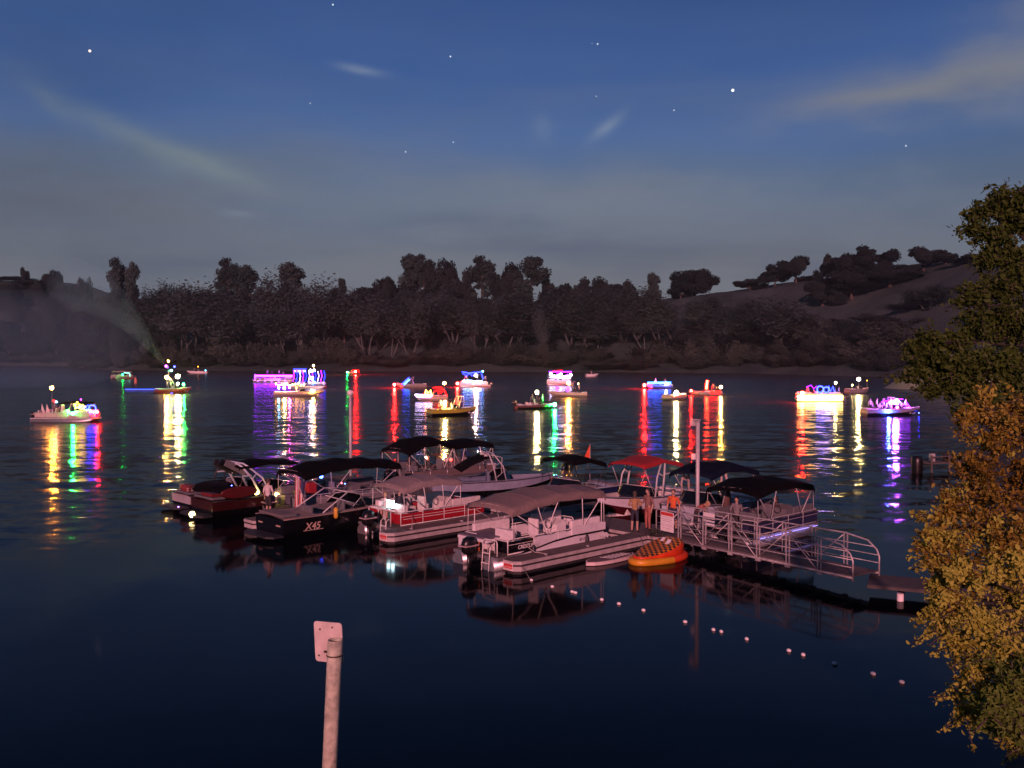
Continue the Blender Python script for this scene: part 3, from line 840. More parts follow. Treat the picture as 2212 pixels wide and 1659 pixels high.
# ------------------------------------------------------------------ people
def person_mesh(joints, edges, seg_mat, name, head):
    """joints: name -> (x, y, z, r); skin the skeleton, bake it, colour faces by the nearest bone; add head and fingers"""
    names = list(joints); idx = {n: i for i, n in enumerate(names)}
    me = bpy.data.meshes.new('tmp')
    me.from_pydata([joints[n][:3] for n in names], [(idx[a], idx[b]) for a, b in edges], [])
    ob = bpy.data.objects.new('tmp', me); scene.collection.objects.link(ob)
    sk = ob.modifiers.new('skin', 'SKIN'); sk.use_smooth_shade = True
    for i, n in enumerate(names):
        r = joints[n][3]; rx = joints[n][4] if len(joints[n]) > 4 else r
        me.skin_vertices[0].data[i].radius = (rx, r)
    me.skin_vertices[0].data[idx['pelvis']].use_root = True
    ob.modifiers.new('sub', 'SUBSURF').levels = 1
    dg = bpy.context.evaluated_depsgraph_get()
    bm = bpy.data.meshes.new_from_object(ob.evaluated_get(dg))
    bpy.data.objects.remove(ob); bpy.data.meshes.remove(me)
    mb = MB()
    vs = [v.co.copy() for v in bm.vertices]
    segs = [(Vector(joints[a][:3]), Vector(joints[b][:3]), seg_mat.get((a, b), 1)) for a, b in edges]
    for p in bm.polygons:
        c = p.center; best = (9, 1)
        for a, b, m in segs:
            ab = b - a; t = max(0, min(1, (c - a).dot(ab) / max(ab.length_squared, 1e-9)))
            d = (a + ab * t - c).length
            if d < best[0]: best = (d, m)
        mb.f.append(tuple(p.vertices)); mb.sm.append(True); mb.mi.append(best[1])
    mb.v = [tuple(v) for v in vs]
    bpy.data.meshes.remove(bm)
    # head: skull, nose, ears, brow and hair, turned with the face towards +x
    hx, hy, hz = head[:3]
    mb.ball((hx, hy, hz), .105, 12, 9, (.95, .76, 1.16), 0)
    mb.ball((hx + .098, hy, hz - .012), .02, 6, 5, (1, .7, 1.3), 0)
    for s in (-1, 1):
        mb.ball((hx, hy + s * .08, hz - .005), .024, 6, 5, (.8, .4, 1.2), 0)
        mb.ball((hx + .088, hy + s * .034, hz + .014), .011, 6, 5, (.5, 1, .7), 4)
    mb.box(hx + .094, hy, hz - .055, .01, .042, .009, 0, 0, 0, 4)
    long = head[3]
    mb.ball((hx - .018, hy, hz + .026), .112, 12, 9, (.93, .82, 1.05), 4)
    if long:
        mb.ball((hx - .062, hy, hz - .10), .085, 10, 8, (.55, .95, 1.75), 4)
    # fingers, unequal, slightly curled
    for s, w, h in (('l', 'wrist_l', 'hand_l'), ('r', 'wrist_r', 'hand_r')):
        a, b = Vector(joints[w][:3]), Vector(joints[h][:3]); d = (b - a).normalized()
        side = d.cross(Vector((0, 1, 0)));
        if side.length < .2: side = d.cross(Vector((1, 0, 0)))
        side.normalize(); nrm = d.cross(side)
        for k, ln in enumerate((.062, .072, .068, .052)):
            o = b + side * (k - 1.5) * .019 - d * .012
            mb.tube([o, o + d * ln * .55 + nrm * .006, o + d * ln * .9 + nrm * .02], [.0095, .0085, .006], 5, 0)
        o = a * .35 + b * .65 + side * -.03
        mb.tube([o, o + d * .03 - side * .028, o + d * .062 - side * .036 + nrm * .006], [.011, .0095, .0065], 5, 0)
    return mb


def skeleton(pose):
    J = {'pelvis': (0, 0, .96, .125, .16), 'waist': (0, 0, 1.10, .105, .14), 'chest': (0, 0, 1.32, .115, .17), 'neck': (.005, 0, 1.49, .055), 'skull': (.02, 0, 1.60, .07),
         'hip_l': (0, .10, .90, .09), 'knee_l': (.02, .11, .50, .062), 'ankle_l': (-.01, .115, .10, .043), 'toe_l': (.15, .135, .045, .04),
         'hip_r': (0, -.10, .90, .09), 'knee_r': (.02, -.11, .50, .062), 'ankle_r': (-.01, -.115, .10, .043), 'toe_r': (.15, -.135, .045, .04),
         'sh_l': (0, .185, 1.41, .062), 'elbow_l': (-.03, .25, 1.13, .046), 'wrist_l': (.06, .25, .90, .03), 'hand_l': (.09, .245, .82, .034),
         'sh_r': (0, -.185, 1.41, .062), 'elbow_r': (-.03, -.25, 1.13, .046), 'wrist_r': (.06, -.25, .90, .03), 'hand_r': (.09, -.245, .82, .034)}
    head = (.03, 0, 1.645)
    if pose == 'arms_folded':
        J.update({'elbow_l': (.04, .27, 1.14, .046), 'wrist_l': (.22, .06, 1.16, .03), 'hand_l': (.23, -.03, 1.18, .034), 'elbow_r': (.04, -.27, 1.14, .046), 'wrist_r': (.23, -.05, 1.21, .03), 'hand_r': (.22, .04, 1.24, .034)})
    if pose == 'hold':
        J.update({'elbow_r': (.05, -.25, 1.14, .046), 'wrist_r': (.26, -.17, 1.20, .03), 'hand_r': (.33, -.14, 1.25, .034), 'knee_l': (.06, .12, .5, .062), 'ankle_l': (.04, .13, .10, .043), 'toe_l': (.2, .16, .045, .04)})
    if pose == 'sit':
        z = -.50   # the seat is at z = 0.42
        for n in ('pelvis', 'waist', 'chest', 'neck', 'skull', 'sh_l', 'sh_r'):
            v = list(J[n]); v[2] += z; v[0] -= .04 * (v[2] > .6); J[n] = tuple(v)
        for s, q in (('l', 1), ('r', -1)):
            J['hip_' + s] = (.05, .10 * q, .46, .09); J['knee_' + s] = (.46, .13 * q, .48, .066); J['ankle_' + s] = (.44, .13 * q, .10, .043); J['toe_' + s] = (.60, .15 * q, .045, .04)
            J['elbow_' + s] = (.06, .26 * q, .66, .046); J['wrist_' + s] = (.28, .17 * q, .60, .03); J['hand_' + s] = (.36, .14 * q, .585, .034)
        head = (-.01, 0, 1.145)
    if pose == 'bend':
        J.update({'waist': (.06, 0, 1.08, .105, .14), 'chest': (.24, 0, 1.20, .115, .17), 'neck': (.39, 0, 1.27, .055), 'skull': (.47, 0, 1.30, .07), 'sh_l': (.28, .185, 1.24, .062), 'sh_r': (.28, -.185, 1.24, .062),
                  'elbow_l': (.36, .2, .96, .046), 'wrist_l': (.46, .14, .74, .03), 'hand_l': (.49, .12, .66, .034), 'elbow_r': (.36, -.2, .96, .046), 'wrist_r': (.46, -.14, .74, .03), 'hand_r': (.49, -.12, .66, .034)})
        head = (.53, 0, 1.315)
    E = [('pelvis', 'waist'), ('waist', 'chest'), ('chest', 'neck'), ('neck', 'skull')]
    for s in 'lr':
        E += [('pelvis', 'hip_' + s), ('hip_' + s, 'knee_' + s), ('knee_' + s, 'ankle_' + s), ('ankle_' + s, 'toe_' + s), ('chest', 'sh_' + s), ('sh_' + s, 'elbow_' + s), ('elbow_' + s, 'wrist_' + s), ('wrist_' + s, 'hand_' + s)]
    return J, E, head


BODY = {}


def body(pose, long_hair=False, sleeves=False, shorts=False):
    k = (pose, long_hair, sleeves, shorts)
    if k not in BODY:
        J, E, head = skeleton(pose)
        sm = {('neck', 'skull'): 0, ('chest', 'neck'): 1, ('pelvis', 'waist'): 1}
        for s in 'lr':
            sm[('pelvis', 'hip_' + s)] = 2; sm[('hip_' + s, 'knee_' + s)] = 2; sm[('knee_' + s, 'ankle_' + s)] = 0 if shorts else 2; sm[('ankle_' + s, 'toe_' + s)] = 3
            sm[('elbow_' + s, 'wrist_' + s)] = 1 if sleeves else 0; sm[('wrist_' + s, 'hand_' + s)] = 0
        BODY[k] = person_mesh(J, E, sm, 'person', head + (long_hair,)).mesh('person', [SKIN] * 5)
    return BODY[k]


def cloth(name, col, col2=None, scale=9):
    m = mat('cloth_' + name, col, .9, 0, .22, scale, .3)
    return m


SHOE = mat('dark_shoe', (.03, .03, .03), .7, 0, .2)
HAIRS = {'dark': mat('dark_hair', (.02, .015, .012), .6, 0, .2, 20), 'fair': mat('fair_hair', (.34, .22, .11), .6, 0, .25, 20), 'brown': mat('brown_hair', (.06, .04, .028), .6, 0, .2, 20), 'grey': mat('grey_hair', (.3, .29, .28), .6, 0, .2, 20)}


def person(label, loc, face, pose, shirt, trousers, hair='dark', long_hair=False, sleeves=False, shorts=False, h=1.0, group=None):
    me = body(pose, long_hair, sleeves, shorts).copy()
    for i, m in enumerate((SKIN, shirt, trousers, SHOE, HAIRS[hair])): me.materials[i] = m
    o = bpy.data.objects.new('person', me); scene.collection.objects.link(o)
    o.location = loc; o.rotation_euler = (0, 0, face); o.scale = (h, h, h)
    return tag(o, label, 'person', group)


# ------------------------------------------------------------------ lamps
LAMP_GLASS = {}


def lamp(root, p, col, r=.12, strength=60.0, staff=None, name='lamp'):
    """a lit globe on a boat (its own part) on a thin staff that stands on the deck"""
    mb = MB(); mb.ball((0, 0, 0), r, 8, 6)
    o = mb.build(name, glow(col, strength), root); o.location = p
    if staff is not None:
        mb = MB(); mb.loft([[(rr_ * math.cos(2 * math.pi * k / 10), rr_ * math.sin(2 * math.pi * k / 10), z) for k in range(10)] for rr_, z in ((r * 1.1, -r * 1.3), (r * 2.3, -r * 1.2), (r * 2.3, -r * 1.1), (r * .8, -r * 1.02))]); mb.build('light_block_disc', DKGREY, o)  # disc added under the globe to keep its light off the hull
        MB().tube([(p[0], p[1], staff), (p[0], p[1], p[2] - r * 1.2)], .018 if staff < 3 else .03, 5).build('lamp_staff', ALU, root)
    return o


def strip(root, pts, col, strength, r=.03, name='light_strip', closed=False):
    mb = MB(); mb.tube(pts, r, 5, 0, closed)
    return mb.build(name, glow(col, strength), root)


# ------------------------------------------------------------------ canopy with folding frame
def canopy(root, x0, x1, width, zs, cmat, mounts=None, rail_z=1.05, skirt=.16, arch=.16, frame=ALUP, sag=.05, legs=True, y0=0.0):
    """cloth roof over bows; zs: heights of the bows from back to front"""
    nb = len(zs); xs = [x0 + (x1 - x0) * i / (nb - 1) for i in range(nb)]
    top, m = [], 5
    sec = []
    for i in range(nb - 1):
        for k in range(m):
            t = k / m; x = xs[i] + (xs[i + 1] - xs[i]) * t
            z = zs[i] + (zs[i + 1] - zs[i]) * t - sag * 4 * t * (1 - t)
            sec.append((x, z))
    sec.append((xs[-1], zs[-1]))
    hw = width / 2; n = 9
    outer, inner = [], []
    for j, (x, z) in enumerate(sec):
        ring_o = [(x, y0 - hw, z - arch - skirt)] + [(x, y0 + hw * (2 * k / (n - 1) - 1), z - arch * (2 * k / (n - 1) - 1) ** 2) for k in range(n)] + [(x, y0 + hw, z - arch - skirt)]
        outer.append(ring_o)
        inner.append([(px, py * .992 if abs(py) > .1 else py, pz - .018) for px, py, pz in ring_o])
    # end flaps
    e0 = [(px - .10, py, pz - skirt * .75) for px, py, pz in outer[0]]; e1 = [(px + .10, py, pz - skirt * .75) for px, py, pz in outer[-1]]
    outer = [e0] + outer + [e1]
    inner = [[(px + .015, py, pz - .01) for px, py, pz in e0]] + inner + [[(px - .015, py, pz - .01) for px, py, pz in e1]]
    mb = MB(); mb.loft(outer, False, False, True); mb.loft([r[::-1] for r in inner], False, False, True)
    cv = mb.build('canopy', cmat, root)
    for i in range(nb):
        x, z = xs[i], zs[i]
        MB().tube([(x, y0 + hw * .98 * (2 * k / (n - 1) - 1), z + .004 - arch * (2 * k / (n - 1) - 1) ** 2) for k in range(n)], .009, 4).build('seam', cmat, cv)
    if not legs: return cv
    mounts = mounts or [xs[0] * .72 + xs[-1] * .28, xs[0] * .28 + xs[-1] * .72]
    for i, x in enumerate(xs):
        mx = min(mounts, key=lambda q: abs(q - x))
        z = zs[i] - .03
        pts = [(mx, y0 - hw * .99, rail_z), (x, y0 - hw * .97, z - arch - .03)] + [(x, y0 + hw * .95 * (2 * k / 6 - 1), z - arch * (2 * k / 6 - 1) ** 2) for k in range(7)] + [(x, y0 + hw * .97, z - arch - .03), (mx, y0 + hw * .99, rail_z)]
        MB().tube(pts, .018, 6).build('canopy_bow', frame, cv)
    for s in (-1, 1):
        for e, mx in ((0, mounts[0]), (-1, mounts[-1])):
            x = xs[e] * .8 + mx * .2; zz = zs[e] - arch - .12
            MB().tube([(xs[e], y0 + s * hw * .975, zz), (xs[e] + (.9 if e == 0 else -.9) * (1 if (xs[-1] > xs[0]) else -1) * .0 + (0), y0 + s * hw, rail_z)], .013, 5).build('canopy_strut', frame, cv)


# ------------------------------------------------------------------ outboard, ladder, seats
def outboard(root, x, z=.55, m=BLKP, y=0.0):
    def ring(cx, cz, lx, ly, n=10): return [(x + cx + lx * math.cos(2 * math.pi * k / n), y + ly * math.sin(2 * math.pi * k / n), cz) for k in range(n)]
    mb = MB(); mb.loft([ring(-.32, z + .10, .22, .15), ring(-.34, z + .2, .30, .21), ring(-.34, z + .48, .32, .22), ring(-.32, z + .66, .27, .20), ring(-.30, z + .74, .14, .12)])
    eng = mb.build('outboard_engine', m, root)
    mb = MB(); mb.loft([ring(-.28, z + .12, .13, .10), ring(-.28, z - .3, .12, .07), ring(-.28, z - .75, .15, .05)]); mb.box(x - .14, y, z - .02, .22, .3, .3, .03)
    mb.build('engine_leg', m, eng)
    MB().box(x - .34, y, z + .42, .66, .455, .05, .015).build('engine_stripe', mat('engine_stripe', (.4, .3, .3), .4, 0, 0), eng)


def ladder(root, x, y, z0, z1, m=ALUP):
    root = MB().box(x - .13, y, z0 + (z1 - z0 - .12) * .5, .1, .36, .03).build('boarding_ladder', m, root)
    for s in (-1, 1):
        MB().tube([(x + .18, y + s * .19, z1 - .32), (x + .16, y + s * .19, z1 - .06), (x + .06, y + s * .19, z1), (x - .06, y + s * .19, z1 - .08), (x - .16, y + s * .19, z0)], .02, 6).build('ladder_rail', m, root)
    for k in (0, 2):
        t = (k + .5) / 3
        MB().box(x - .16 + t * .09, y, z0 + (z1 - z0 - .12) * t, .1, .36, .03).build('ladder_step', m, root)


def seat(root, cx, cy, lx, ly, z, m, back=None, bh=.42):
    root = MB().box(cx, cy, z + .17, lx, ly, .34, .03).build('seat', m, root)
    MB().box(cx, cy, z + .40, lx * .99, ly * .99, .13, .045).build('seat_cushion', m, root)
    t = .16
    for b in (back or ''):
        if b == 'l': MB().box(cx, cy + ly / 2 - t / 2, z + .45 + bh / 2, lx, t, bh, .05).build('seat_back', m, root)
        if b == 'r': MB().box(cx, cy - ly / 2 + t / 2, z + .45 + bh / 2, lx, t, bh, .05).build('seat_back', m, root)
        if b == 'f': MB().box(cx + lx / 2 - t / 2, cy, z + .45 + bh / 2, t, ly * .98, bh, .05).build('seat_back', m, root)
        if b == 'a': MB().box(cx - lx / 2 + t / 2, cy, z + .45 + bh / 2, t, ly * .98, bh, .05).build('seat_back', m, root)


def captain_chair(root, x, y, z, m, rz=0.0):
    c, s = math.cos(rz), math.sin(rz)
    root = MB().box(x, y, z + .44, .5, .5, .16, .06, rz).build('captain_chair', m, root)
    MB().tube([(x, y, z), (x, y, z + .36)], .05, 8).build('chair_pedestal', ALU, root)
    MB().box(x - .24 * c, y - .24 * s, z + .80, .15, .5, .66, .06, rz).build('chair_back', m, root)


# ------------------------------------------------------------------ pontoon boat; local x = bow, y = port, z = 0 at the water
def pontoon(name, label, loc, head, L=6.4, W=2.5, fence=GELW, panel2=None, seatm=VIN, rail=ALUP, deck_z=.50, fh=.56, detail=2, engine=True, engine_mat=BLKP, group=None, gate=True, side_gate=True, cat='boat', furn=True):
    root = thing(name, label, cat, loc, head, group)
    hw = W / 2; dz = deck_z
    for s in (-1, 1):
        pts = [(-.1, s * (hw - .38), .12), (L * .80, s * (hw - .38), .12), (L * .90, s * (hw - .38), .19), (L * .97, s * (hw - .38), .30), (L * 1.0, s * (hw - .38), .40)]
        MB().tube(pts, [.31, .31, .27, .15, .05], 12).build('pontoon_tube', ALU, root)
    # deck with rounded front corners
    c = .28
    poly = [(0, -hw), (L - c, -hw), (L - c * .3, -hw + c * .3), (L, -hw + c), (L, hw - c), (L - c * .3, hw - c * .3), (L - c, hw), (0, hw)]
    MB().prism_xy(poly, dz - .12, dz - .01).build('deck_frame', ALU, root)
    MB().prism_xy([(x * .998 + .005, y * .992) for x, y in poly], dz - .008, dz + .008).build('deck', CARP, root)
    zt = dz + .08 + fh; zb = dz + .07
    i0 = .55
    n = max(3, int(round((L - i0 - .2) / 1.25)))
    for s in (-1, 1):
        y = s * (hw - .045)
        for k in range(n):
            a = i0 + (L - .22 - i0) * k / n; b = i0 + (L - .22 - i0) * (k + 1) / n
            pm = fence if panel2 is None or k > 0 else panel2
            fpn = MB().box((a + b) / 2, y, (zb + zt) / 2 - .03, b - a - .05, .022, zt - zb - .09).build('fence_panel', pm, root)
            if detail > 0:
                MB().tube([(a, y, dz), (a, y, zt)], .017, 6).build('fence_post', rail, root)
                if detail > 1:
                    MB().box((a + b) / 2, y + s * .014, zb + (zt - zb) * .62, b - a - .05, .008, .018).build('panel_rib', rail, fpn)
        pts = [(i0, y, zb - .02), (i0, y, zt - .06), (i0 + .06, y, zt), (L - .36, y, zt), (L - .24, y - s * .05, zt), (L - .18, y - s * .16, zt), (L - .18, y - s * .6, zt), (L - .18, y - s * .66, zt - .06), (L - .18, y - s * .66, zb - .02)]
        MB().tube(pts, .021, 7).build('top_rail', rail, root)
        MB().tube([(i0, y, zb - .03), (L - .3, y, zb - .03), (L - .18, y - s * .14, zb - .03), (L - .18, y - s * .66, zb - .03)], .019, 6).build('bottom_rail', rail, root)
        # front panel
        MB().box(L - .18, s * (hw - .40), (zb + zt) / 2 - .03, .022, .46, zt - zb - .09).build('fence_panel', fence, root)
        # stern panel
        MB().box(i0, s * (hw - .42), (zb + zt) / 2 - .03, .022, .62, zt - zb - .09).build('fence_panel', panel2 or fence, root)
        MB().tube([(i0, y, zt - .06), (i0, y - s * .06, zt), (i0, y - s * .66, zt), (i0, y - s * .72, zt - .06), (i0, y - s * .72, zb - .02)], .021, 7).build('top_rail', rail, root)
    if furn:
        # bow couches, helm, captain chair, stern lounge
        for s, b in ((1, 'l'), (-1, 'r')):
            seat(root, L - 1.25, s * (hw - .38), 1.7, .58, dz, seatm, b)
        seat(root, i0 + 1.25, hw - .38, 1.9, .58, dz, seatm, 'l')
        mb = MB(); mb.prism_xz([(L * .52, dz), (L * .52 + .55, dz), (L * .52 + .55, dz + .80), (L * .52 + .42, dz + .98), (L * .52 + .05, dz + .82)], -hw + .12, -hw + .86)
        hc = mb.build('helm_console', seatm, root)
        MB().tube([(L * .52 - .08 + .10 * math.cos(t) * .0, -hw + .49 + .17 * math.cos(t), dz + .82 + .17 * math.sin(t)) for t in [2 * math.pi * k / 12 for k in range(12)]], .014, 5, 0, True).build('steering_wheel', BLKP, hc)
        captain_chair(root, L * .52 - .62, -hw + .5, dz, seatm)
        seat(root, i0 + .62, -hw + .62, .6, 1.0, dz, seatm, 'a')
    if engine: outboard(root, .02, .42, engine_mat)
    root['rail_z'] = zt
    return root


# ------------------------------------------------------------------ runabout / wake boat
def hull_curves(L, B, free=.85, rise=.25, bluff=2.3):
    def hb(t): return B / 2 * (.93 + .07 * min(1, t / .35)) * (1 - .96 * max(0, (t - .5) / .5) ** bluff)
    def zs(t): return free + rise * t * t
    def zk(t): return -.28 + (zs(t) + .18) * max(0, (t - .72) / .28) ** 2.2
    def zc(t): return .03 + (.62 * zs(t)) * max(0, (t - .45) / .55) ** 1.9
    return hb, zs, zk, zc


def runabout(name, label, loc, head, L=6.6, B=2.5, hull=GELW, lower=None, deckm=GELW, seatm=VINW, platform=True, shield=True, free=.85, rise=.25, detail=2, group=None, cat='boat', bluff=2.3, bow_open=True, engine=False, stripe=None):
    root = thing(name, label, cat, loc, head, group)
    hb, zs, zk, zc = hull_curves(L, B, free, rise, bluff)
    N = 18 if detail > 1 else 11
    ts = [1 - (1 - i / N) ** 1.35 for i in range(N + 1)]
    low, up = [], []
    for t in ts:
        x = t * L; b = hb(t); zz = zs(t)
        flare = .90 - .22 * max(0, (t - .5) / .5)
        y1 = b * flare; zmid = zc(t) + (zz - zc(t)) * .45
        low.append([(x, -b * .985, zmid), (x, -y1, zc(t)), (x, -y1 * .5, (zc(t) + zk(t)) * .5 + .0), (x, 0, zk(t)), (x, y1 * .5, (zc(t) + zk(t)) * .5), (x, y1, zc(t)), (x, b * .985, zmid)])
        up.append((x, b, zz, zmid))
    mb = MB(); mb.loft(low, False, False, True)
    mb.add([p for p in low[0]], [tuple(range(7))], False)
    mb.build('hull_bottom', lower or hull, root)
    mb = MB()
    for s in (-1, 1):
        rings = [[(x, s * b * .985, zm), (x, s * b * .998, zm + (z - zm) * .6), (x, s * b, z - .03)] for x, b, z, zm in up]
        if s > 0: rings = [r[::-1] for r in rings]
        mb.loft(rings, False, False, True)
    x, b, z, zm = up[0]
    mb.add([(x, -b * .985, zm), (x, b * .985, zm), (x, b, z - .03), (x, -b, z - .03)], [(0, 1, 2, 3)])
    mb.build('hull_side', hull, root)
    if stripe:
        mb = MB()
        for s in (-1, 1):
            mb.loft([[(x, s * (b * .992 + .006), zm + (z - zm) * .25), (x, s * (b * .998 + .006), zm + (z - zm) * .55)] for x, b, z, zm in up[:-1]], False, False, True)
        mb.build('hull_stripe', stripe, root)
    MB().tube([(x, -b - .008, z - .02) for x, b, z, zm in up] + [(x, b + .008, z - .02) for x, b, z, zm in up[::-1]], .025, 6).build('rub_rail', DKGREY if hull is not GELB else deckm, root)
    # deck cap: gunwales, stern sun deck, bow plate
    gw = .20; fl = .30; t_st, t_bo = .16, (.93 if bow_open else .58)
    mb = MB(); ins = []
    for t, (x, b, z, zm) in zip(ts, up):
        inner = max(b - gw, .02)
        if t < t_st or t > t_bo: inner = .001
        ins.append((x, inner, z))
    for i in range(N):
        (x0, b0, z0, _), (x1, b1, z1, _) = up[i], up[i + 1]
        i0, i1 = ins[i][1], ins[i + 1][1]
        if (i0 < .01) != (i1 < .01):
            k0 = k1 = .001 if ts[i] < t_st else None
            if k0 is None: i1 = .001; i0 = max(b0 - gw, .02)
            else: i0 = i1 = .001
        c0, c1 = .03 + .05 * (i0 < .01), .03 + .05 * (i1 < .01)
        for s in (-1, 1):
            q = [(x0, s * b0, z0 - .01), (x1, s * b1, z1 - .01), (x1, s * i1, z1 + c1), (x0, s * i0, z0 + c0)]
            mb.add(q if s > 0 else q[::-1], [(0, 1, 2, 3)], True)
    mb.build('deck_cap', deckm, root)
    op = [(x, i, z) for x, i, z in ins if i > .01]
    mb = MB()
    for s in (-1, 1):
        rings = [[(x, s * i, z + .03), (x, s * i * .97, fl)] for x, i, z in op]
        if s < 0: rings = [r[::-1] for r in rings]
        mb.loft(rings, False, False, True)
    for q, s in ((op[0], 1), (op[-1], -1)):
        mb.add([(q[0], -q[1], q[2] + .03), (q[0], q[1], q[2] + .03), (q[0], q[1] * .97, fl), (q[0], -q[1] * .97, fl)], [(0, 1, 2, 3)])
    mb.build('cockpit_liner', seatm, root)
    mb = MB(); pl = [(x, -i * .97, fl) for x, i, z in op] + [(x, i * .97, fl) for x, i, z in op[::-1]]
    mb.add(pl, [tuple(range(len(pl)))]); mb.build('cockpit_floor', CARP, root)
    z0 = zs(0)
    if detail > 0:
        xs = op[0][0]
        seat(root, xs + .38, 0, .66, B - .75, fl - .05, seatm, 'a', .25)
        seat(root, xs + 1.3, B / 2 - .55, 1.3, .55, fl - .05, seatm, 'l', .18)
        captain_chair(root, L * .48, -B / 2 + .68, fl, seatm)
        MB().box(L * .56, -B / 2 + .62, fl + .34, .4, .62, .68, .06).build('helm_console', DKGREY, root)
        MB().box(L * .56, B / 2 - .62, fl + .34, .4, .62, .68, .06).build('side_console', DKGREY, root)
        if bow_open and L > 5.5:
            bx = L * .70
            for s in (-1, 1): MB().box(bx + .2, s * max(hb(.73) - .42, .2), fl + .2, 1.0, .38, .36, .05).build('bow_cushion', seatm, root)
        MB().box(.42, 0, z0 + .085, .72, B - .55, .12, .05).build('sun_pad', seatm, root)
    if shield:
        mb = MB(); fr = []
        xb = L * .60
        pts = [(L * .50, -hb(.5) + .13), (xb - .1, -hb(.6) + .16), (xb + .22, -hb(.63) * .55), (xb + .32, 0), (xb + .22, hb(.63) * .55), (xb - .1, hb(.6) - .16), (L * .50, hb(.5) - .13)]
        bot = [(x, y, zs(x / L) + .02) for x, y in pts]
        hts = [.10, .42, .46, .47, .46, .42, .10]
        top = [(x - .26 * h / .45, y * .94, z + h) for (x, y, z), h in zip(bot, hts)]
        wf = MB().tube(top, .016, 5).build('windshield', ALUP, root)
        for i in range(6):
            m1 = MB(); m1.add([bot[i], bot[i + 1], top[i + 1], top[i]], [(0, 1, 2, 3)]); m1.add([(x - .012, y, z) for x, y, z in (bot[i], bot[i + 1], top[i + 1], top[i])], [(3, 2, 1, 0)])
            m1.build('windshield_pane', GLASS, wf)
        
    if platform:
        ch = .3; w = B / 2 - .06
        MB().prism_xy([(-.02, -w), (-.02, w), (-.5, w), (-.72, w - ch), (-.72, -w + ch), (-.5, -w)], .16, .24).build('swim_platform', DKGREY, root)
    if engine: outboard(root, .0, .5)
    root['sheer'] = z0
    return root


def tower(root, x0, lean, B, z0, h, m, r=.035, rack=True, y_in=.1):
    """wakeboard arch: two swept hoops joined on top"""
    for dx, rr in ((0, r), (.55, r * .85)):
        pts = []
        for s in (-1, 1):
            leg = [(x0 + dx, s * (B / 2 - y_in), z0), (x0 + dx + lean * .45, s * (B / 2 - y_in - .03), z0 + h * .55), (x0 + dx * .55 + lean * .9, s * (B / 2 - y_in - .12), z0 + h * .92), (x0 + dx * .5 + lean, s * (B / 2 - y_in - .30), z0 + h)]
            pts += leg if s < 0 else leg[::-1]
        hoop = MB().tube(pts, rr, 7).build('tower_hoop', m, root)
    root = hoop
    for s in (-1, 1):
        MB().tube([(x0 + lean * .45, s * (B / 2 - y_in - .03), z0 + h * .55), (x0 + .55 * .7 + lean * .6, s * (B / 2 - y_in - .05), z0 + h * .66)], r * .6, 6).build('tower_brace', m, root)
        if rack:
            MB().box(x0 + lean * .8, s * (B / 2 - y_in + .14), z0 + h * .66, .5, .05, .07, .02).build('board_rack', m, root)
            mb = MB(); mb.loft([[(x0 + lean + .05 * q, s * .45 + .1 * rr_ * math.cos(2 * math.pi * k / 10), z0 + h - .12 + .1 * rr_ * math.sin(2 * math.pi * k / 10)) for k in range(10)] for q, rr_ in ((-3.2, .7), (-2.2, 1), (0, 1), (.8, .6))])
            mb.build('tower_speaker', m, root)


# ------------------------------------------------------------------ floating dock
def to_local(root, w):
    c, s = math.cos(-root.rotation_euler.z), math.sin(-root.rotation_euler.z)
    d = Vector(w) - root.location
    return Vector((d.x * c - d.y * s, d.x * s + d.y * c, d.z))


def lamp_px(root, px, py, Y, col, r, strength, staff=None, name='lamp'):
    return lamp(root, to_local(root, at_y(px, py, Y)), col, r, strength, staff, name)


dock = thing('floating_dock', 'long floating dock with pale edges that the boats are moored to', 'dock', DO, DOCK_A)


def dock_section(s0, s1, t0, t1, end=None, cleats=()):
    """a float section in dock coordinates; end: which end of s is chamfered"""
    c = .22
    if end == 's0': poly = [(s0 + c, t0), (s1, t0), (s1, t1), (s0 + c * .8, t1), (s0, t1 - c * .8), (s0, t0 + c)]
    else: poly = [(s0, t0), (s1, t0), (s1, t1), (s0, t1)]
    MB().prism_xy(poly, .455, .50).build('deck', DECKM, dock)
    cx, cy = sum(p[0] for p in poly) / len(poly), sum(p[1] for p in poly) / len(poly)

    def grow(d): return [(x + (d if x > cx else -d), y + (d if y > cy else -d)) for x, y in poly]
    for z0, z1, d, m, nm in ((.375, .492, .035, DFASC, 'edge_board'), (.30, .375, .0, DBLK, 'edge_gap'), (.13, .30, .02, DFASC, 'skirt_board'), (-.25, .13, -.07, DBLK, 'float_tub')):
        MB().prism_xy(grow(d), z0, z1 - (.0 if nm != 'edge_board' else 0)).build(nm, m, dock)
    for s, t in cleats:
        mb = MB(); mb.box(s, t, .525, .06, .06, .05); mb.tube([(s - .11, t, .565), (s, t, .55), (s + .11, t, .565)], .016, 6)
        mb.build('cleat', GALV, dock)


dock_section(0, 7.40, 0, .85, 's0', [(1.6, .1), (3.9, .1), (5.6, .75)])
dock_section(0, 7.40, 7.60, 8.45, 's0', [(1.2, .1 + 7.6), (4, 7.7)])
dock_section(-2.6, 7.40, 14.1, 15.25, 's0')
dock_section(7.44, 9.7, -.55, 25.4)
for t in (6.75, 18.6): dock_section(9.74, 15.5, t, t + .85)
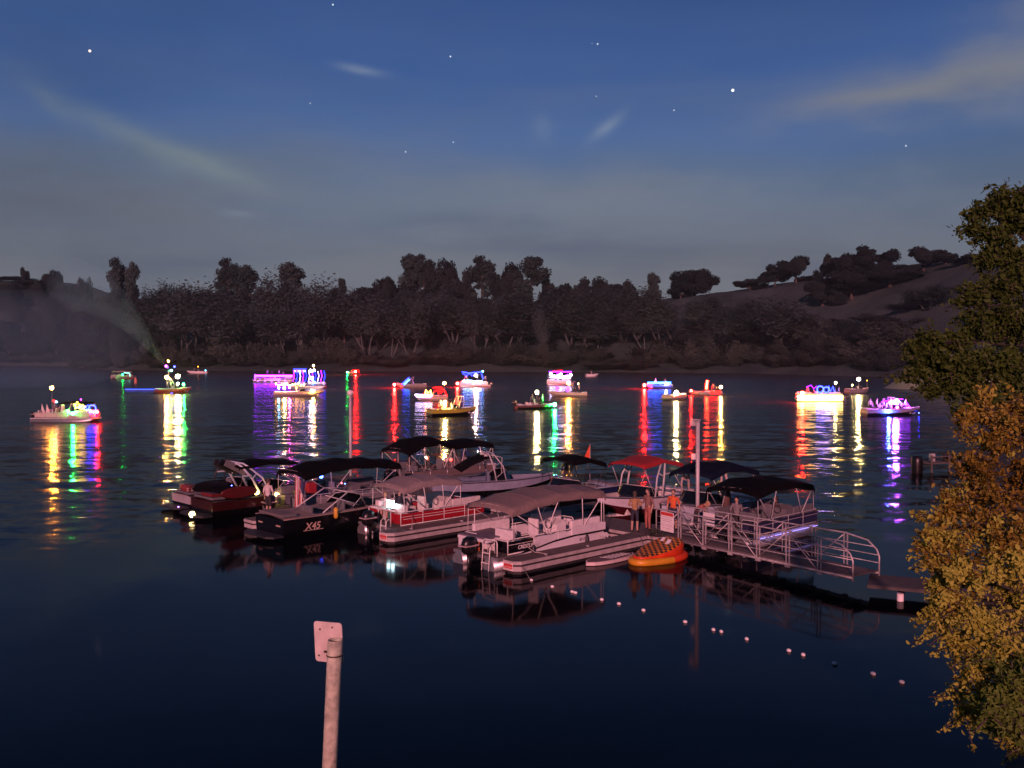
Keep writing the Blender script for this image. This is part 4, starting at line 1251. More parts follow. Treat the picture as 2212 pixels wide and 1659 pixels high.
# tall mooring poles with a reflector bracket on top
for (s, t), ztop in (((9.55, -.95), 5.2), ((9.55, 24.6), 5.4)):
    p = thing('mooring_pole', 'tall pale mooring pole at the %s of the dock' % ('right end beside the gangway' if t < 0 else 'far left end'), 'pole', dk(s, t), DOCK_A)
    MB().tube([(0, 0, -.5), (0, 0, ztop)], [.085, .075], 10).build('pole_shaft', ALUP, p)
    MB().box(-.02, .02, ztop - .02, .22, .22, .06, .02).build('pole_cap', GALV, p)
    if t < 0:
        MB().box(.08, .22, ztop - .12, .05, .40, .28, .02, .3).build('marker_board', GALV, p); MB().box(.0, .20, ztop - 1.55, .16, .16, .24, .03).build('junction_box', WHITEP, p)
    else: MB().ball((0, .0, ztop + .16), .2, 10, 7, (1, 1, .9)).build('pole_float', WHITEP, p)
# notice plates on the finger ends
for t, wh in ((.0, 'nearest'), (7.6, 'middle')):
    p = thing('notice_plate', 'white plate with red print on the end of the %s dock finger' % wh, 'sign', dk(-.045, t + .42, .30), DOCK_A)
    MB().box(0, 0, 0, .012, .50, .30, .0).build('plate', WHITEP, p)
    for z, h, w in ((.142, .01, .48), (-.142, .01, .48), (.035, .10, .46), (-.055, .05, .46)): MB().box(-.009, 0, z, .006, w, h).build('red_print', REDP, p)
    for z, w in ((.105, .36), (-.105, .34)): MB().box(-.009, 0, z, .006, w, .012).build('print_line', DKGREY, p)

# ------------------------------------------------------------------ gangway
g0 = dk(7.75, -.2, .50); g1 = dk(6.15, -9.6, .62)
gd = g1 - g0; GL = Vector((gd.x, gd.y, 0)).length
gang = thing('gangway', 'pale metal truss gangway leading from the dock to the shore', 'gangway', g0, math.atan2(gd.y, gd.x))
gsl = gd.z / GL
GW = 1.4
MB().prism_xz([(0, -.02), (GL, -.02 + gsl * GL), (GL, .03 + gsl * GL), (0, .03)], .06, GW - .06).build('walk_deck', DECKM, gang)
for y in (0, GW):
    gz = lambda x: gsl * x
    MB().tube([(0, y, -.06), (GL, y, -.06 + gz(GL))], .055, 4).build('bottom_chord', GALV, gang)
    xe = GL
    MB().tube([(0, y, 0), (0, y, 1.02), (.1, y, 1.10), (xe - 1.35, y, 1.10 + gz(xe)), (xe - .45, y, .98 + gz(xe)), (xe - .1, y, .72 + gz(xe)), (xe, y, .5 + gz(xe)), (xe, y, -.05)], .030, 7).build('top_rail', GALV, gang)
    for z in (.28, .54, .80):
        MB().tube([(0, y, z), (xe - (.05 if z < .6 else .22), y, z + gz(xe))], .016, 6).build('mid_rail', GALV, gang)
    n = 6
    for k in range(1, n + 1):
        x = (xe - 1.35) * k / n
        for dx in (-.07, .07): MB().box(x + dx, y - .0, .50 + gz(x), .032, .04, 1.16).build('truss_post', GALV, gang)
        MB().box(x, y, -.12 + gz(x), .2, .08, .08).build('post_foot', GALV, gang)
        x2 = (xe - 1.35) * (k - 1) / n
        a, b = ((x2 + .08, .0), (x - .08, 1.04)) if k % 2 else ((x2 + .08, 1.04), (x - .08, .0))
        if y == GW: a, b = (a[0], 1.04 - a[1]), (b[0], 1.04 - b[1])
        MB().tube([(a[0], y - .05, a[1] + gz(x)), (b[0], y - .05, b[1] + gz(x))], .018, 6).build('diagonal_brace', GALV, gang)
for k in range(7):
    MB().box(GL * (k + .5) / 7, GW / 2, -.1 + gsl * GL * (k + .5) / 7, .08, GW, .08).build('cross_beam', GALV, gang)
grz = gang.rotation_euler.z


def gp(x, y, z):
    c, s = math.cos(grz), math.sin(grz)
    return Vector((g0.x + x * c - y * s, g0.y + x * s + y * c, g0.z + z))


nb = thing('notice_board', 'square white notice with a red heading on the gangway rail', 'sign', gp(.72, -.075, .66), grz)
MB().box(0, 0, 0, .76, .02, .80, .008).build('board', WHITEP, nb)
MB().box(0, -.014, .315, .72, .008, .13).build('red_heading', REDP, nb)
for z, w in ((.19, .6), (.10, .64), (.02, .5), (-.10, .62), (-.17, .66), (-.26, .52)): MB().box(0, -.013, z, w, .006, .018).build('print_line', mat('faint_print', (.45, .42, .42), .6, 0, 0), nb)
for z, lab in ((.90, 'upper'), (.60, 'lower')):
    o = MB().box(0, 0, 0, .62, .02, .24, .006).build('rail_sign', WHITEP); o.location = gp(1.65, GW - .06, z); o.rotation_euler = (0, 0, grz)
    tag(o, '%s of the two small blank white signs on the gangway' % lab, 'sign')
# landing pier at the shore end
lp = thing('landing_pier', 'low concrete landing from the gangway end to the right shore', 'pier', gp(GL + .1, GW / 2, -.10), R(-23))
CONC = mat('weathered_concrete', (.075, .07, .065), .9, 0, .3, 3, .5)
MB().box(3.2, 0, .0, 6.4, 1.7, .12, .02).build('slab', CONC, lp)
for x in (1.0, 4.2):
    for y in (-.72, .72): MB().tube([(x, y, -1.2), (x, y, -.16)], .11, 9).build('pile', WHITEP, lp)
MB().box(3.2, -.88, .0, 6.4, .05, .08).build('edge_beam', CONC, lp)
# dark weed heaped on the dock corner
rngp = np.random.default_rng(4)
mb = MB()
for k in range(90):
    a = rngp.uniform(0, 6.28); r0 = rngp.uniform(0, .35); h = rngp.uniform(.15, .42); b = rngp.uniform(0, 6.28)
    p0 = (r0 * 1.7 * math.cos(a), r0 * math.sin(a), 0); tip = (p0[0] + .22 * math.cos(b), p0[1] + .22 * math.sin(b), h)
    w = .02
    mid = ((p0[0] + tip[0]) / 2 + .04, (p0[1] + tip[1]) / 2, h * .7)
    mb.add([(p0[0] - w, p0[1], 0), (p0[0] + w, p0[1], 0), (mid[0] + w, mid[1], mid[2]), tip, (mid[0] - w, mid[1], mid[2])], [(0, 1, 2, 3, 4)])
o = mb.build('weed_clump', mat('weed_leaves', (.022, .034, .014), .8, 0, .3)); o.location = dk(7.35, -.40, .50); o.rotation_euler = (0, 0, DOCK_A + .6)
tag(o, 'dark green weedy clump on the dock corner behind the inflatable', 'plant')

# ------------------------------------------------------------------ boats at the near side of the dock
H1, H2 = DOCK_A, DOCK_A + math.pi
RLW = mat('cream_painted_rail', (.72, .70, .66), .45, 0, .1, 6)

# white pontoon, nearest
wp = pontoon('pontoon_boat', 'white pontoon boat with taupe canopy, nearest the viewer', dk(-.05, 2.22), H1, 6.15, 2.5, GELW, GELB, VINW, RLW, fh=.50)
canopy(wp, .75, 5.85, 2.55, [2.30, 2.52, 2.62, 2.60, 2.50], TAUPE, [2.5, 4.6], wp['rail_z'], .22, .14, RLW, .03)
MB().tube([(5.75, -1.22, 2.2), (5.75, -1.22, wp['rail_z'])], .02, 6).build('canopy_post', RLW, wp)
MB().tube([(1.05, 1.22, 2.0), (1.05, 1.22, wp['rail_z'])], .02, 6).build('canopy_post', RLW, wp)
# moulded white side with a dark sweep
S = -1.25
MB().prism_xz([(.75, .44), (6.05, .44), (6.12, .60), (6.0, .70), (4.2, .78), (2.9, .70), (1.9, .56)], S - .055, S - .01).build('side_moulding', GELW, wp)
MB().prism_xz([(1.2, .555), (2.0, .63), (3.0, .775), (4.2, .845), (4.2, .79), (2.9, .715), (1.9, .575), (1.2, .52)], S - .050, S - .005).build('dark_sweep', GELB, wp)
MB().prism_xz([(3.95, .84), (5.92, .84), (5.92, 1.12), (5.7, 1.17), (4.1, 1.17), (3.95, 1.10)], S - .045, S + .02).build('bow_couch_shell', GELW, wp)
MB().box(5.0, S - .052, .805, 2.1, .01, .05).build('dark_stripe', GELB, wp)
lettering('CRESTLINER', .20, wp, (.98, S - .04, .70), (R(90), 0, 0), WHITEP, .25)
lettering('BT E', .15, wp, (4.35, S - .058, .56), (R(90), 0, 0), DKGREY, .3)
# stern cabinet with a cover, ladder, gate, little table
MB().box(.95, .38, 1.06, 1.5, 1.65, .07, .03, 0, -.04).build('cabinet_cover', mat('violet_grey_cover', (.15, .13, .16), .8, 0, .2, 5, .3), wp)
MB().box(.95, .38, .985, 1.54, 1.70, .12, .03, 0, -.04).build('cabinet_rim', GELW, wp)
MB().box(.30, .98, .74, .16, .48, .42, .02).build('cabinet_drawer', GELW, wp)
MB().box(1.2, .38, .72, .9, 1.45, .42, .02).build('cabinet_body', VINW, wp)
MB().box(.33, .40, .70, .10, .5, .40, .02).build('orange_bag', mat('orange_cloth', (.55, .13, .05), .8, 0, .2), wp)
ladder(wp, -.06, -.78, -.25, .95, RLW)
MB().tube([(.02, -1.2, .55), (.02, -1.2, 1.02), (.06, -1.13, 1.10), (.06, -.5, 1.10), (.02, -.42, 1.02), (.02, -.42, .55)], .024, 7).build('stern_gate', RLW, wp)
MB().tube([(3.0, -.15, .5), (3.0, -.15, .98)], .035, 8).build('table_post', ALU, wp)
mb = MB(); mb.loft([[(3.0 + .34 * r * math.cos(2 * math.pi * k / 14), -.15 + .28 * r * math.sin(2 * math.pi * k / 14), z) for k in range(14)] for r, z in ((.9, .97), (1, .985), (1, 1.01), (.93, 1.015))]); mb.build('table_top', GELW, wp)
for x in (1.7, 4.7):
    mb = MB(); mb.loft([[(x + r * math.cos(2 * math.pi * k / 10), S - .14 + r * math.sin(2 * math.pi * k / 10), z) for k in range(10)] for r, z in ((.03, .78), (.07, .70), (.08, .50), (.07, .36), (.03, .30))]); mb.build('fender', DKGREY, wp)

# red pontoon
REDG = mat('red_gelcoat', (.32, .012, .022), .25, 0, .1, 2)
rp = pontoon('pontoon_boat', 'red pontoon boat with rose-taupe canopy and a bright white lamp aboard', dk(.75, 9.78), H1, 5.6, 2.45, REDG, None, VIN, RLW, fh=.52)
canopy(rp, .75, 3.95, 2.35, [2.22, 2.44, 2.46, 2.34], TAUPE2, [2.0, 3.0], rp['rail_z'], .20, .15, RLW, .03)
ladder(rp, -.02, -.8, -.25, .85, RLW)
for s in (-1, 1): MB().box(2.9, s * 1.235, .80, 4.5, .012, .022).build('white_pinstripe', RLW, rp)
MB().box(.72, .3, 1.10, .34, 1.55, .10, .03).build('stern_coaming', VIN, rp)
mb = MB(); mb.loft([[(.95 + r * math.cos(2 * math.pi * k / 10), .85 + r * math.sin(2 * math.pi * k / 10), z) for k in range(10)] for r, z in ((.13, 1.05), (.16, 1.38))]); mb.build('ice_bucket', VINW, rp)
for dy in (.0, .32):
    mb = MB(); mb.tube([(.68, -.1 - dy, 1.20), (.68, -.1 - dy, 1.52)], .075, 10); mb.build('lantern', glow((.60, .90, 1.0), 16.0), rp)
    MB().box(.68, -.1 - dy, 1.175, .16, .16, .05).build('lantern_base', DKGREY, rp)

# black wake boat marked X45
x4 = runabout('wake_boat', 'black wake boat with pale X45 lettering on its side', dk(-2.75, 12.62), H1, 7.3, 2.55, GELB, GELB, mat('tan_decking', (.27, .20, .17), .6, 0, .15, 4), VING, True, True, .92, .22)
lettering('X45', .44, x4, (1.0, -1.262, .36), (R(91), 0, 0), mat('bronze_lettering', (.60, .42, .34), .4, .2, .1), .22, .006)
MB().box(1.42, -1.262, .335, 1.0, .012, .022).build('letter_rule', MATS['bronze_lettering'], x4)
MB().box(.40, 0, 1.06, .78, 1.9, .05, .02).build('sun_deck_mat', mat('grey_brown_mat', (.17, .14, .13), .85, 0, .2, 6), x4)
mb = MB()
for s in (-1, 1): mb.tube([(2.0, s * 1.1, .98), (3.4, s * .95, 1.75), (4.6, s * .85, 1.62)], .03, 6)
mb.build('folded_tower', ALUP, x4)
MB().tube([(3.4, -.95, 1.75), (3.4, .95, 1.75)], .03, 6).build('tower_crossbar', ALUP, x4)
MB().tube([(4.3, -1.05, 1.0), (2.1, -1.16, 1.75)], .025, 6).build('boom_pole', ALUP, x4)
for y in (-.75, .75): MB().box(-.01, y, .60, .03, .34, .06, .01).build('stern_trim', MATS['bronze_lettering'], x4)
mb = MB(); mb.loft([[(2.5 + r * math.cos(2 * math.pi * k / 8), -1.36 + r * math.sin(2 * math.pi * k / 8), z) for k in range(8)] for r, z in ((.05, 1.20), (.10, 1.12), (.10, .78), (.05, .70))]); mb.build('yellow_fender', mat('yellow_vinyl', (.60, .32, .03), .6, 0, .15), x4)
seat(x4, 1.9, -.2, .5, .9, .3, VING, 'a', .5)

# grey pontoon under the long black canopy
gpn = pontoon('pontoon_boat', 'grey pontoon boat under a long black canopy behind the striped flag', dk(-.1, 16.72), H1, 6.9, 2.5, mat('grey_panel', (.20, .19, .20), .45, 0, .12, 3), None, VING, ALUP, fh=.55)
canopy(gpn, .9, 6.5, 2.6, [2.30, 2.60, 2.66, 2.58, 2.40], BLKC, [2.4, 5.0], gpn['rail_z'], .24, .16, ALUP, .04)
lamp(gpn, (2.0, -.9, 1.95), (.03, .06, 1.0), .10, 30, None, 'blue_lamp'); lamp(gpn, (3.9, .2, 1.35), (1.0, .08, .12), .04, 14, None, 'red_lamp'); lamp(gpn, (4.1, .2, 1.30), (.1, .2, 1.0), .04, 14, None, 'blue_lamp')
lamp(gpn, (.6, .9, 1.02), (1.0, .62, .16), .11, 22, None, 'deck_lamp')
MB().box(2.2, .5, 1.25, .5, .6, .55, .05).build('red_cooler', REDC, gpn)
fp = thing('flag', 'hanging red and white striped flag on a slanted pole', 'flag', dk(-.1, 14.35, .50), DOCK_A)
MB().tube([(.35, .05, .0), (.15, .2, .9), (-.15, .35, 1.85)], .016, 6).build('flag_pole', ALUP, fp)
mb = MB(); nU, nV = 15, 12
RST, WST, CAN = mat('flag_red', (.42, .04, .05), .9, 0, .15), mat('flag_white', (.62, .58, .56), .9, 0, .1), mat('flag_blue', (.03, .04, .10), .9, 0, .15)
for v in range(nV + 1):
    for u in range(nU + 1):
        f = u / nU; g = v / nV
        mb.v.append((-.13 + .46 * f * (1 - .25 * g) + .03 * math.sin(f * 9 + g), .33 - .12 * f + .06 * math.sin(f * 14 + g * 2) * (.3 + g), 1.82 - 1.62 * g - .42 * f * (1 - g * .6)))
for v in range(nV):
    for u in range(nU):
        mb.f.append((v * (nU + 1) + u, v * (nU + 1) + u + 1, (v + 1) * (nU + 1) + u + 1, (v + 1) * (nU + 1) + u)); mb.sm.append(True); mb.mi.append(2 if (u > 8 and v < 5) else (u // 1) % 2)
mb.build('flag_cloth', [RST, WST, CAN], fp)

# dark red and black wake boat with pale tower
bw = runabout('wake_boat', 'black and dark red wake boat with a pale tower, second boat from the left', dk(-2.5, 19.55), H1, 7.0, 2.5, mat('dark_red_gelcoat', (.030, .007, .007), .2, 0, .15, 2), GELB, GELB, VING, True, True, .88, .24)
PALEB = mat('pale_blue_tower', (.50, .56, .62), .35, .1, .1)
tower(bw, 2.6, -1.1, 2.5, .9, 1.65, PALEB, .055)
canopy(bw, 1.5, 4.6, 2.2, [2.50, 2.62, 2.50], BLKC, None, 2.3, .1, .08, ALUP, .03, legs=False)
for s, mm in ((-1, mat('dark_red_board', (.075, .006, .006), .4, 0, .2)), (1, BLKP)):
    mb = MB(); n = 16
    mb.loft([[(1.2 + 1.0 * k * math.cos(2 * math.pi * j / n), -1.52 if s < 0 else 1.5, 1.25 + .27 * k * math.sin(2 * math.pi * j / n)) for j in range(n)] for k in (.9,)] + [[(1.2 + 1.0 * math.cos(2 * math.pi * j / n), (-1.50 if s < 0 else 1.52), 1.25 + .3 * math.sin(2 * math.pi * j / n)) for j in range(n)]] + [[(1.2 + .9 * math.cos(2 * math.pi * j / n), (-1.46 if s < 0 else 1.55), 1.25 + .27 * math.sin(2 * math.pi * j / n)) for j in range(n)]])
    mb.build('wake_board', mm, bw)
MB().box(.36, -.2, 1.10, .5, 1.1, .16, .05, 0, .1).build('red_pad', mat('bright_red_vinyl', (.13, .008, .008), .5, 0, .15), bw)
for x, y, sx, sy, h in ((1.5, .3, 1.3, 1.4, .5), (3.6, .0, 1.4, 1.5, .45)): MB().box(x, y, 1.05, sx, sy, h, .18, -.1).build('dark_cover', BLKC, bw)
for k, y in enumerate((-.6, -.2, .3)): MB().box(1.5 - .1 * k, y, 2.35, 1.25, .06, .34, .02, .1 * k, .5).build('racked_board', [VING, BLKP, DKGREY][k], bw)
lamp(bw, (-.66, -.35, .26), (1.0, .70, .30), .15, 15, None, 'stern_lamp'); lamp(bw, (2.3, -1.18, 1.12), (1.0, .62, .16), .13, 22, None, 'deck_lamp'); lamp(bw, (1.9, .6, 1.30), (.1, .15, 1.0), .035, 20, None, 'blue_lamp')

# white runabout, leftmost
aw = runabout('runabout_boat', 'white runabout with dark deck and red bags, leftmost boat at the dock', dk(-2.2, 22.5), H1, 5.6, 2.2, mat('grey_white_gelcoat', (.34, .33, .33), .3, 0, .12, 2), GELB, BLKP, VING, True, True, .78, .2)
for x, y, sx, m in ((.4, -.1, .5, VINR), (.55, .55, .45, VINR), (1.1, .1, .6, VINR)): MB().box(x, y, 1.05, sx, .5, .32, .1, .3).build('red_bag', m, aw)
for z in (.98, 1.08): MB().box(.36, -.36, z, .40, .012, .04).build('pale_band', WST, aw)
tower(aw, 2.2, .5, 2.2, .8, 1.5, DKGREY, .04)
for x, y, sx, sy, h in ((2.3, 0, 1.6, 1.5, .5), (3.4, .1, 1.2, 1.2, .4)): MB().box(x, y, 1.0, sx, sy, h, .18, .1).build('dark_cover', BLKC, aw)
lamp(aw, (-.4, -.6, .22), (.55, .25, 1.0), .05, 12, None, 'violet_lamp')

# ------------------------------------------------------------------ boats on the far side of the dock
bp = pontoon('pontoon_boat', 'pontoon boat with a large swept black canopy and people aboard', dk(10.2, 21.2), H1, 7.3, 2.5, mat('dark_bronze_panel', (.16, .12, .11), .4, 0, .12), None, VING, ALU, fh=.52)
canopy(bp, .2, 3.6, 2.7, [2.40, 2.85, 2.95, 2.60], BLKC, [1.4, 2.8], bp['rail_z'], .22, .16, RLW, .02)
canopy(bp, 3.4, 6.8, 2.6, [2.55, 2.60, 2.62, 2.45], BLKC, [4.2, 6.0], bp['rail_z'], .24, .16, RLW, .03)
lamp(bp, (2.0, -.6, 1.75), (1.0, .75, .65), .06, 40, None, 'deck_lamp'); lamp(bp, (2.0, -.72, 1.68), (1.0, .12, .05), .05, 14, None, 'red_lamp'); lamp(bp, (3.7, -.9, 1.5), (1.0, .04, .03), .09, 12, None, 'red_lamp'); lamp(bp, (-.3, .4, 1.65), (1.0, .05, .04), .07, 14, None, 'red_lamp')

tw = runabout('wake_boat', 'white and blue wake boat with its dark canopy folded on the tower', (-4.6, 53.6, 0), R(15), 7.2, 2.4, mat('dimmed_blue_gelcoat', (.20, .23, .30), .25, 0, .1), GELB, mat('falloff_dimmed_deck', (.28, .29, .33), .4, 0, .1), mat('blue_vinyl', (.10, .13, .20), .5, 0, .15), True, True, .86, .22)  # hull and deck colours darkened to imitate light falling off with distance
tower(tw, 3.6, -.4, 2.4, .9, 1.5, ALUP, .04)
mb = MB(); mb.loft([[(x, -1.0, z), (x, 1.0, z), (x + .03, 1.0, z - .10), (x + .03, -1.0, z - .10)] for x, z in ((1.6, 1.55), (2.3, 1.95), (3.1, 2.25), (3.4, 2.2))]); mb.build('folded_canopy', BLKC, tw)
MB().tube([(3.9, -.9, .9), (3.95, -.9, 2.2), (3.3, -.9, 2.36)], .025, 6).build('canopy_bow', ALUP, tw)

bl = runabout('speed_boat', 'dark blue speed boat with small black canopy and orange pennant', dk(16.3, 9.7), H2, 6.4, 2.4, mat('navy_gelcoat', (.012, .02, .07), .2, 0, .1), GELB, GELW, VING, True, True, .9, .25)
canopy(bl, 1.6, 4.1, 2.2, [2.35, 2.65, 2.60], BLKC, [2.3, 3.3], .95, .2, .12, BLKP, .02)
MB().tube([(.6, -.9, .95), (.6, -.9, 3.0)], .016, 6).build('pennant_staff', ALUP, bl)
mb = MB(); mb.add([(.6, -.9, 2.98), (.6, -.9, 2.25), (.95, -.98, 2.32)], [(0, 1, 2)]); mb.add([(.6, -.894, 2.98), (.6, -.894, 2.25), (.95, -.974, 2.32)], [(2, 1, 0)]); mb.build('orange_pennant', mat('orange_pennant_cloth', (.75, .10, .03), .8, 0, .1), bl)

rb = runabout('wake_boat', 'white wake boat with a bright red canopy, bow towards the dock', dk(16.6, 5.15), H2, 6.5, 2.45, mat('dimmed_white_hull', (.45, .44, .47), .3, 0, .1), mat('maroon_gelcoat', (.05, .008, .012), .15, 0, .1), MATS['falloff_dimmed_deck'], VIN, True, True, .98, .28)  # white hull and deck darkened in colour, as light fades towards the back row
tower(rb, 3.0, -.4, 2.45, 1.0, 1.75, ALUP, .05)
canopy(rb, 1.3, 4.3, 2.2, [2.60, 2.92, 2.72], REDC, None, 2.4, .14, .10, ALUP, .02, legs=False)
for x, y in ((1.4, -1.0), (1.4, 1.0), (4.2, -1.0), (4.2, 1.0)): MB().tube([(x, y, 2.42), (2.7 + (x - 2.7) * .5, y * 1.05, 1.05)], .014, 5).build('canopy_strut', ALUP, rb)

nv = runabout('wake_boat', 'large white wake boat with a navy canopy behind the right pole', dk(16.9, 1.55), H2, 6.6, 2.5, mat('dimmed_cool_white_gelcoat', (.36, .40, .48), .25, 0, .08), None, MATS['falloff_dimmed_deck'], VIN, True, True, 1.0, .30)  # hull white toned down in place of light falloff
tower(nv, 2.9, .3, 2.5, 1.0, 1.6, mat('tan_tower', (.42, .33, .30), .5, .1, .15), .06)
canopy(nv, .6, 4.4, 2.3, [2.55, 2.85, 2.90, 2.62], NAVC, None, 2.4, .2, .16, ALUP, .02, legs=False)
for x, y in ((.7, -1.05), (.7, 1.05), (4.3, -1.05), (4.3, 1.05)): MB().tube([(x, y, 2.42), (2.4 + (x - 2.4) * .35, y * 1.05, 1.05)], .016, 5).build('canopy_strut', ALUP, nv)
lettering('Y', .42, nv, (5.1, 1.1, .75), (R(90), 0, R(180) - .25), mat('blue_mark', (.06, .09, .22), .4, 0, 0), .4)

vp = pontoon('pontoon_boat', 'navy pontoon boat with a black canopy behind the gangway, rightmost at the dock', dk(9.95, -2.05), H1, 5.6, 2.4, mat('navy_panel', (.022, .024, .06), .35, 0, .1), None, VING, ALUP, fh=.52)
canopy(vp, .5, 4.9, 2.5, [2.42, 2.66, 2.60, 2.36], BLKC, [1.5, 3.9], vp['rail_z'], .22, .16, ALUP, .02)
strip(vp, [(.6, -1.28, .40), (5.2, -1.28, .40)], (.42, .30, 1.0), 2.4, .014)
pd = thing('power_pedestal', 'short post with a pale cap among the right pontoon boats', 'post', dk(12.0, -.72, .50), DOCK_A)
MB().box(0, 0, .75, .20, .20, 1.5, .02).build('post_body', mat('rusty_post', (.13, .07, .06), .8, 0, .3), pd); MB().box(0, 0, 1.60, .30, .30, .22, .03).build('post_cap', WHITEP, pd)

# ------------------------------------------------------------------ inflatable, paddle board, float line
def checker_mat():
    m = bpy.data.materials.new('orange_black_checks'); m.use_nodes = True
    nt = m.node_tree; b = nt.nodes['Principled BSDF']; b.inputs['Roughness'].default_value = .45
    tc = nt.nodes.new('ShaderNodeTexCoord'); mp = nt.nodes.new('ShaderNodeMapping'); mp.inputs['Scale'].default_value = (1, 1, 0); mp.inputs['Location'].default_value = (.013, .017, .5)
    ck = nt.nodes.new('ShaderNodeTexChecker'); ck.inputs['Scale'].default_value = 7.5
    ck.inputs['Color1'].default_value = (.62, .22, .015, 1); ck.inputs['Color2'].default_value = (.012, .009, .008, 1)
    nt.links.new(tc.outputs['Object'], mp.inputs[0]); nt.links.new(mp.outputs[0], ck.inputs['Vector']); nt.links.new(ck.outputs[0], b.inputs['Base Color'])
    return m


tb = thing('towable_inflatable', 'orange and yellow checkered inflatable tube floating by the dock', 'inflatable', dk(5.85, -1.70), DOCK_A + R(2))
YEL, ORA = mat('yellow_pvc', (.62, .30, .02), .4, 0, .12), mat('orange_pvc', (.62, .05, .010), .4, 0, .12)
def wedge(x): return .08 + .36 * max(0.0, (x + 1.0) / 2.1) ** 1.2
out = []
for k in range(28):
    a = 2 * math.pi * k / 28; ca, sa = math.cos(a), math.sin(a)
    x = 1.34 * math.copysign(abs(ca) ** .7, ca); y = .74 * math.copysign(abs(sa) ** .7, sa) * (1 - .34 * (x < 0) * abs(x))
    out.append((x, y))
mb = MB(); mb.tube([(x, y, .09) for x, y in out], .145, 10, 0, True); o = mb.build('base_ring', [ORA, YEL], tb)
o.data.polygons.foreach_set('material_index', [1 if p.center.x + .35 * p.center.y < -.5 else 0 for p in o.data.polygons]); o.data.update()
rings = [[(x * .93, y * .92, .2) for x, y in out], [(x * .98, y * .97, .22 + .62 * wedge(x)) for x, y in out], [(x * .92, y * .90, .22 + wedge(x) * .98) for x, y in out], [(x * .80, y * .78, .24 + wedge(x * .80) * 1.06) for x, y in out]]
mb = MB(); mb.loft(rings[:3], True, False, True); mb.build('side_wall', ORA, tb)
top = rings[2:] + [[(x * q, y * q * .97, .25 + wedge(x * q) * 1.07) for x, y in out] for q in (.6, .4, .2)] + [[(x * .02, y * .02, .25 + wedge(0) * 1.07) for x, y in out]]
mb = MB(); mb.loft(top, True, False, True); mb.build('checkered_top', checker_mat(), tb)
MB().box(.55, -.15, .25 + wedge(.55) * 1.07 + .02, .34, .16, .03, .01, .2, -.42).build('white_patch', WHITEP, tb); MB().box(.72, .22, .25 + wedge(.72) * 1.07 + .02, .26, .14, .03, .01, .2, -.42).build('white_patch', WHITEP, tb)
for a in (.8, 2.2, 3.9, 5.4):
    i = int(a / 6.28 * 28); x, y = out[i]
    MB().tube([(x * 1.02 - .1, y * 1.03, .36), (x * 1.06, y * 1.1, .42), (x * 1.02 + .1, y * 1.03, .36)], .018, 6).build('grab_handle', BLKP, tb)
sb = thing('paddle_board', 'striped paddle board floating beside the nearest dock finger', 'paddle board', dk(3.0, -.62), DOCK_A)
def bo(k):
    t = k / 12; return .40 * (1 - abs(2 * t - 1) ** 2.6) ** .6 + .01
for nm, z0, z1, sc, m in (('board_rail', .02, .14, 1.0, mat('pale_board_edge', (.62, .52, .50), .45, 0, .1)), ('board_deck', .141, .155, .86, mat('brown_board_pad', (.14, .10, .10), .8, 0, .2))):
    pts = [(2.75 * k / 12 * (1 if sc == 1 else .94) + (0 if sc == 1 else .08), bo(k) * sc) for k in range(13)]
    MB().prism_xy(pts + [(x, -y) for x, y in pts[::-1]], z0, z1).build(nm, m, sb)
for k in range(6): MB().box(1.15 + k * .22, 0, .158, .07, .52 - .02 * k, .008, 0, .45).build('white_stripe', WHITEP, sb)
FL = [(1148, 1253), (1193, 1267), (1236, 1278), (1243, 1280), (1300, 1295), (1337, 1304), (1390, 1318), (1480, 1343), (1541, 1360), (1558, 1364), (1613, 1380), (1704, 1405), (1735, 1414), (1803, 1433), (1886, 1455), (1948, 1473)]
pts = [at(px, py, .03) for px, py in FL]
fl = thing('float_line', 'rope of small white floats curving from the dock toward the right shore', 'float line', pts[0], 0)
loc = [p - pts[0] for p in pts]
start = dk(.25, -.03, .30) - pts[0]
MB().tube([start] + [p - Vector((0, 0, .05)) for p in loc]  , .009, 5).build('rope', ROPE, fl)
mb = MB(); mb.ball((0, 0, 0), .05, 10, 7, (1.5, 1, 1)); fm = mb.mesh('float', WHITEP)
for i, p in enumerate(loc):
    o = bpy.data.objects.new('float', fm); scene.collection.objects.link(o); o.parent = fl; o.location = p
    d = loc[min(i + 1, len(loc) - 1)] - loc[max(i - 1, 0)]; o.rotation_euler = (0, 0, math.atan2(d.y, d.x) + random.uniform(-.4, .4))

for i, (a, b, lab) in enumerate(((dk(1.6, .1, .56), dk(1.2, .95, .9), 'rope tying the white pontoon stern to the nearest finger'), (dk(5.6, .75, .56), dk(5.3, 1.0, .95), 'rope tying the white pontoon bow to the nearest finger'), (dk(1.2, 7.7, .56), dk(1.9, 8.55, .95), 'rope from the middle finger to the red pontoon stern'), (dk(6.9, -.02, .56), dk(5.9, -1.2, .36), 'slack rope from the dock to the orange inflatable'))):
    m_ = (a + b) / 2 - Vector((0, 0, .14)); o = MB().tube([Vector((0, 0, 0)), m_ - a, b - a], .014, 5).build('mooring_rope', ROPE); o.location = a
    tag(o, lab, 'rope')

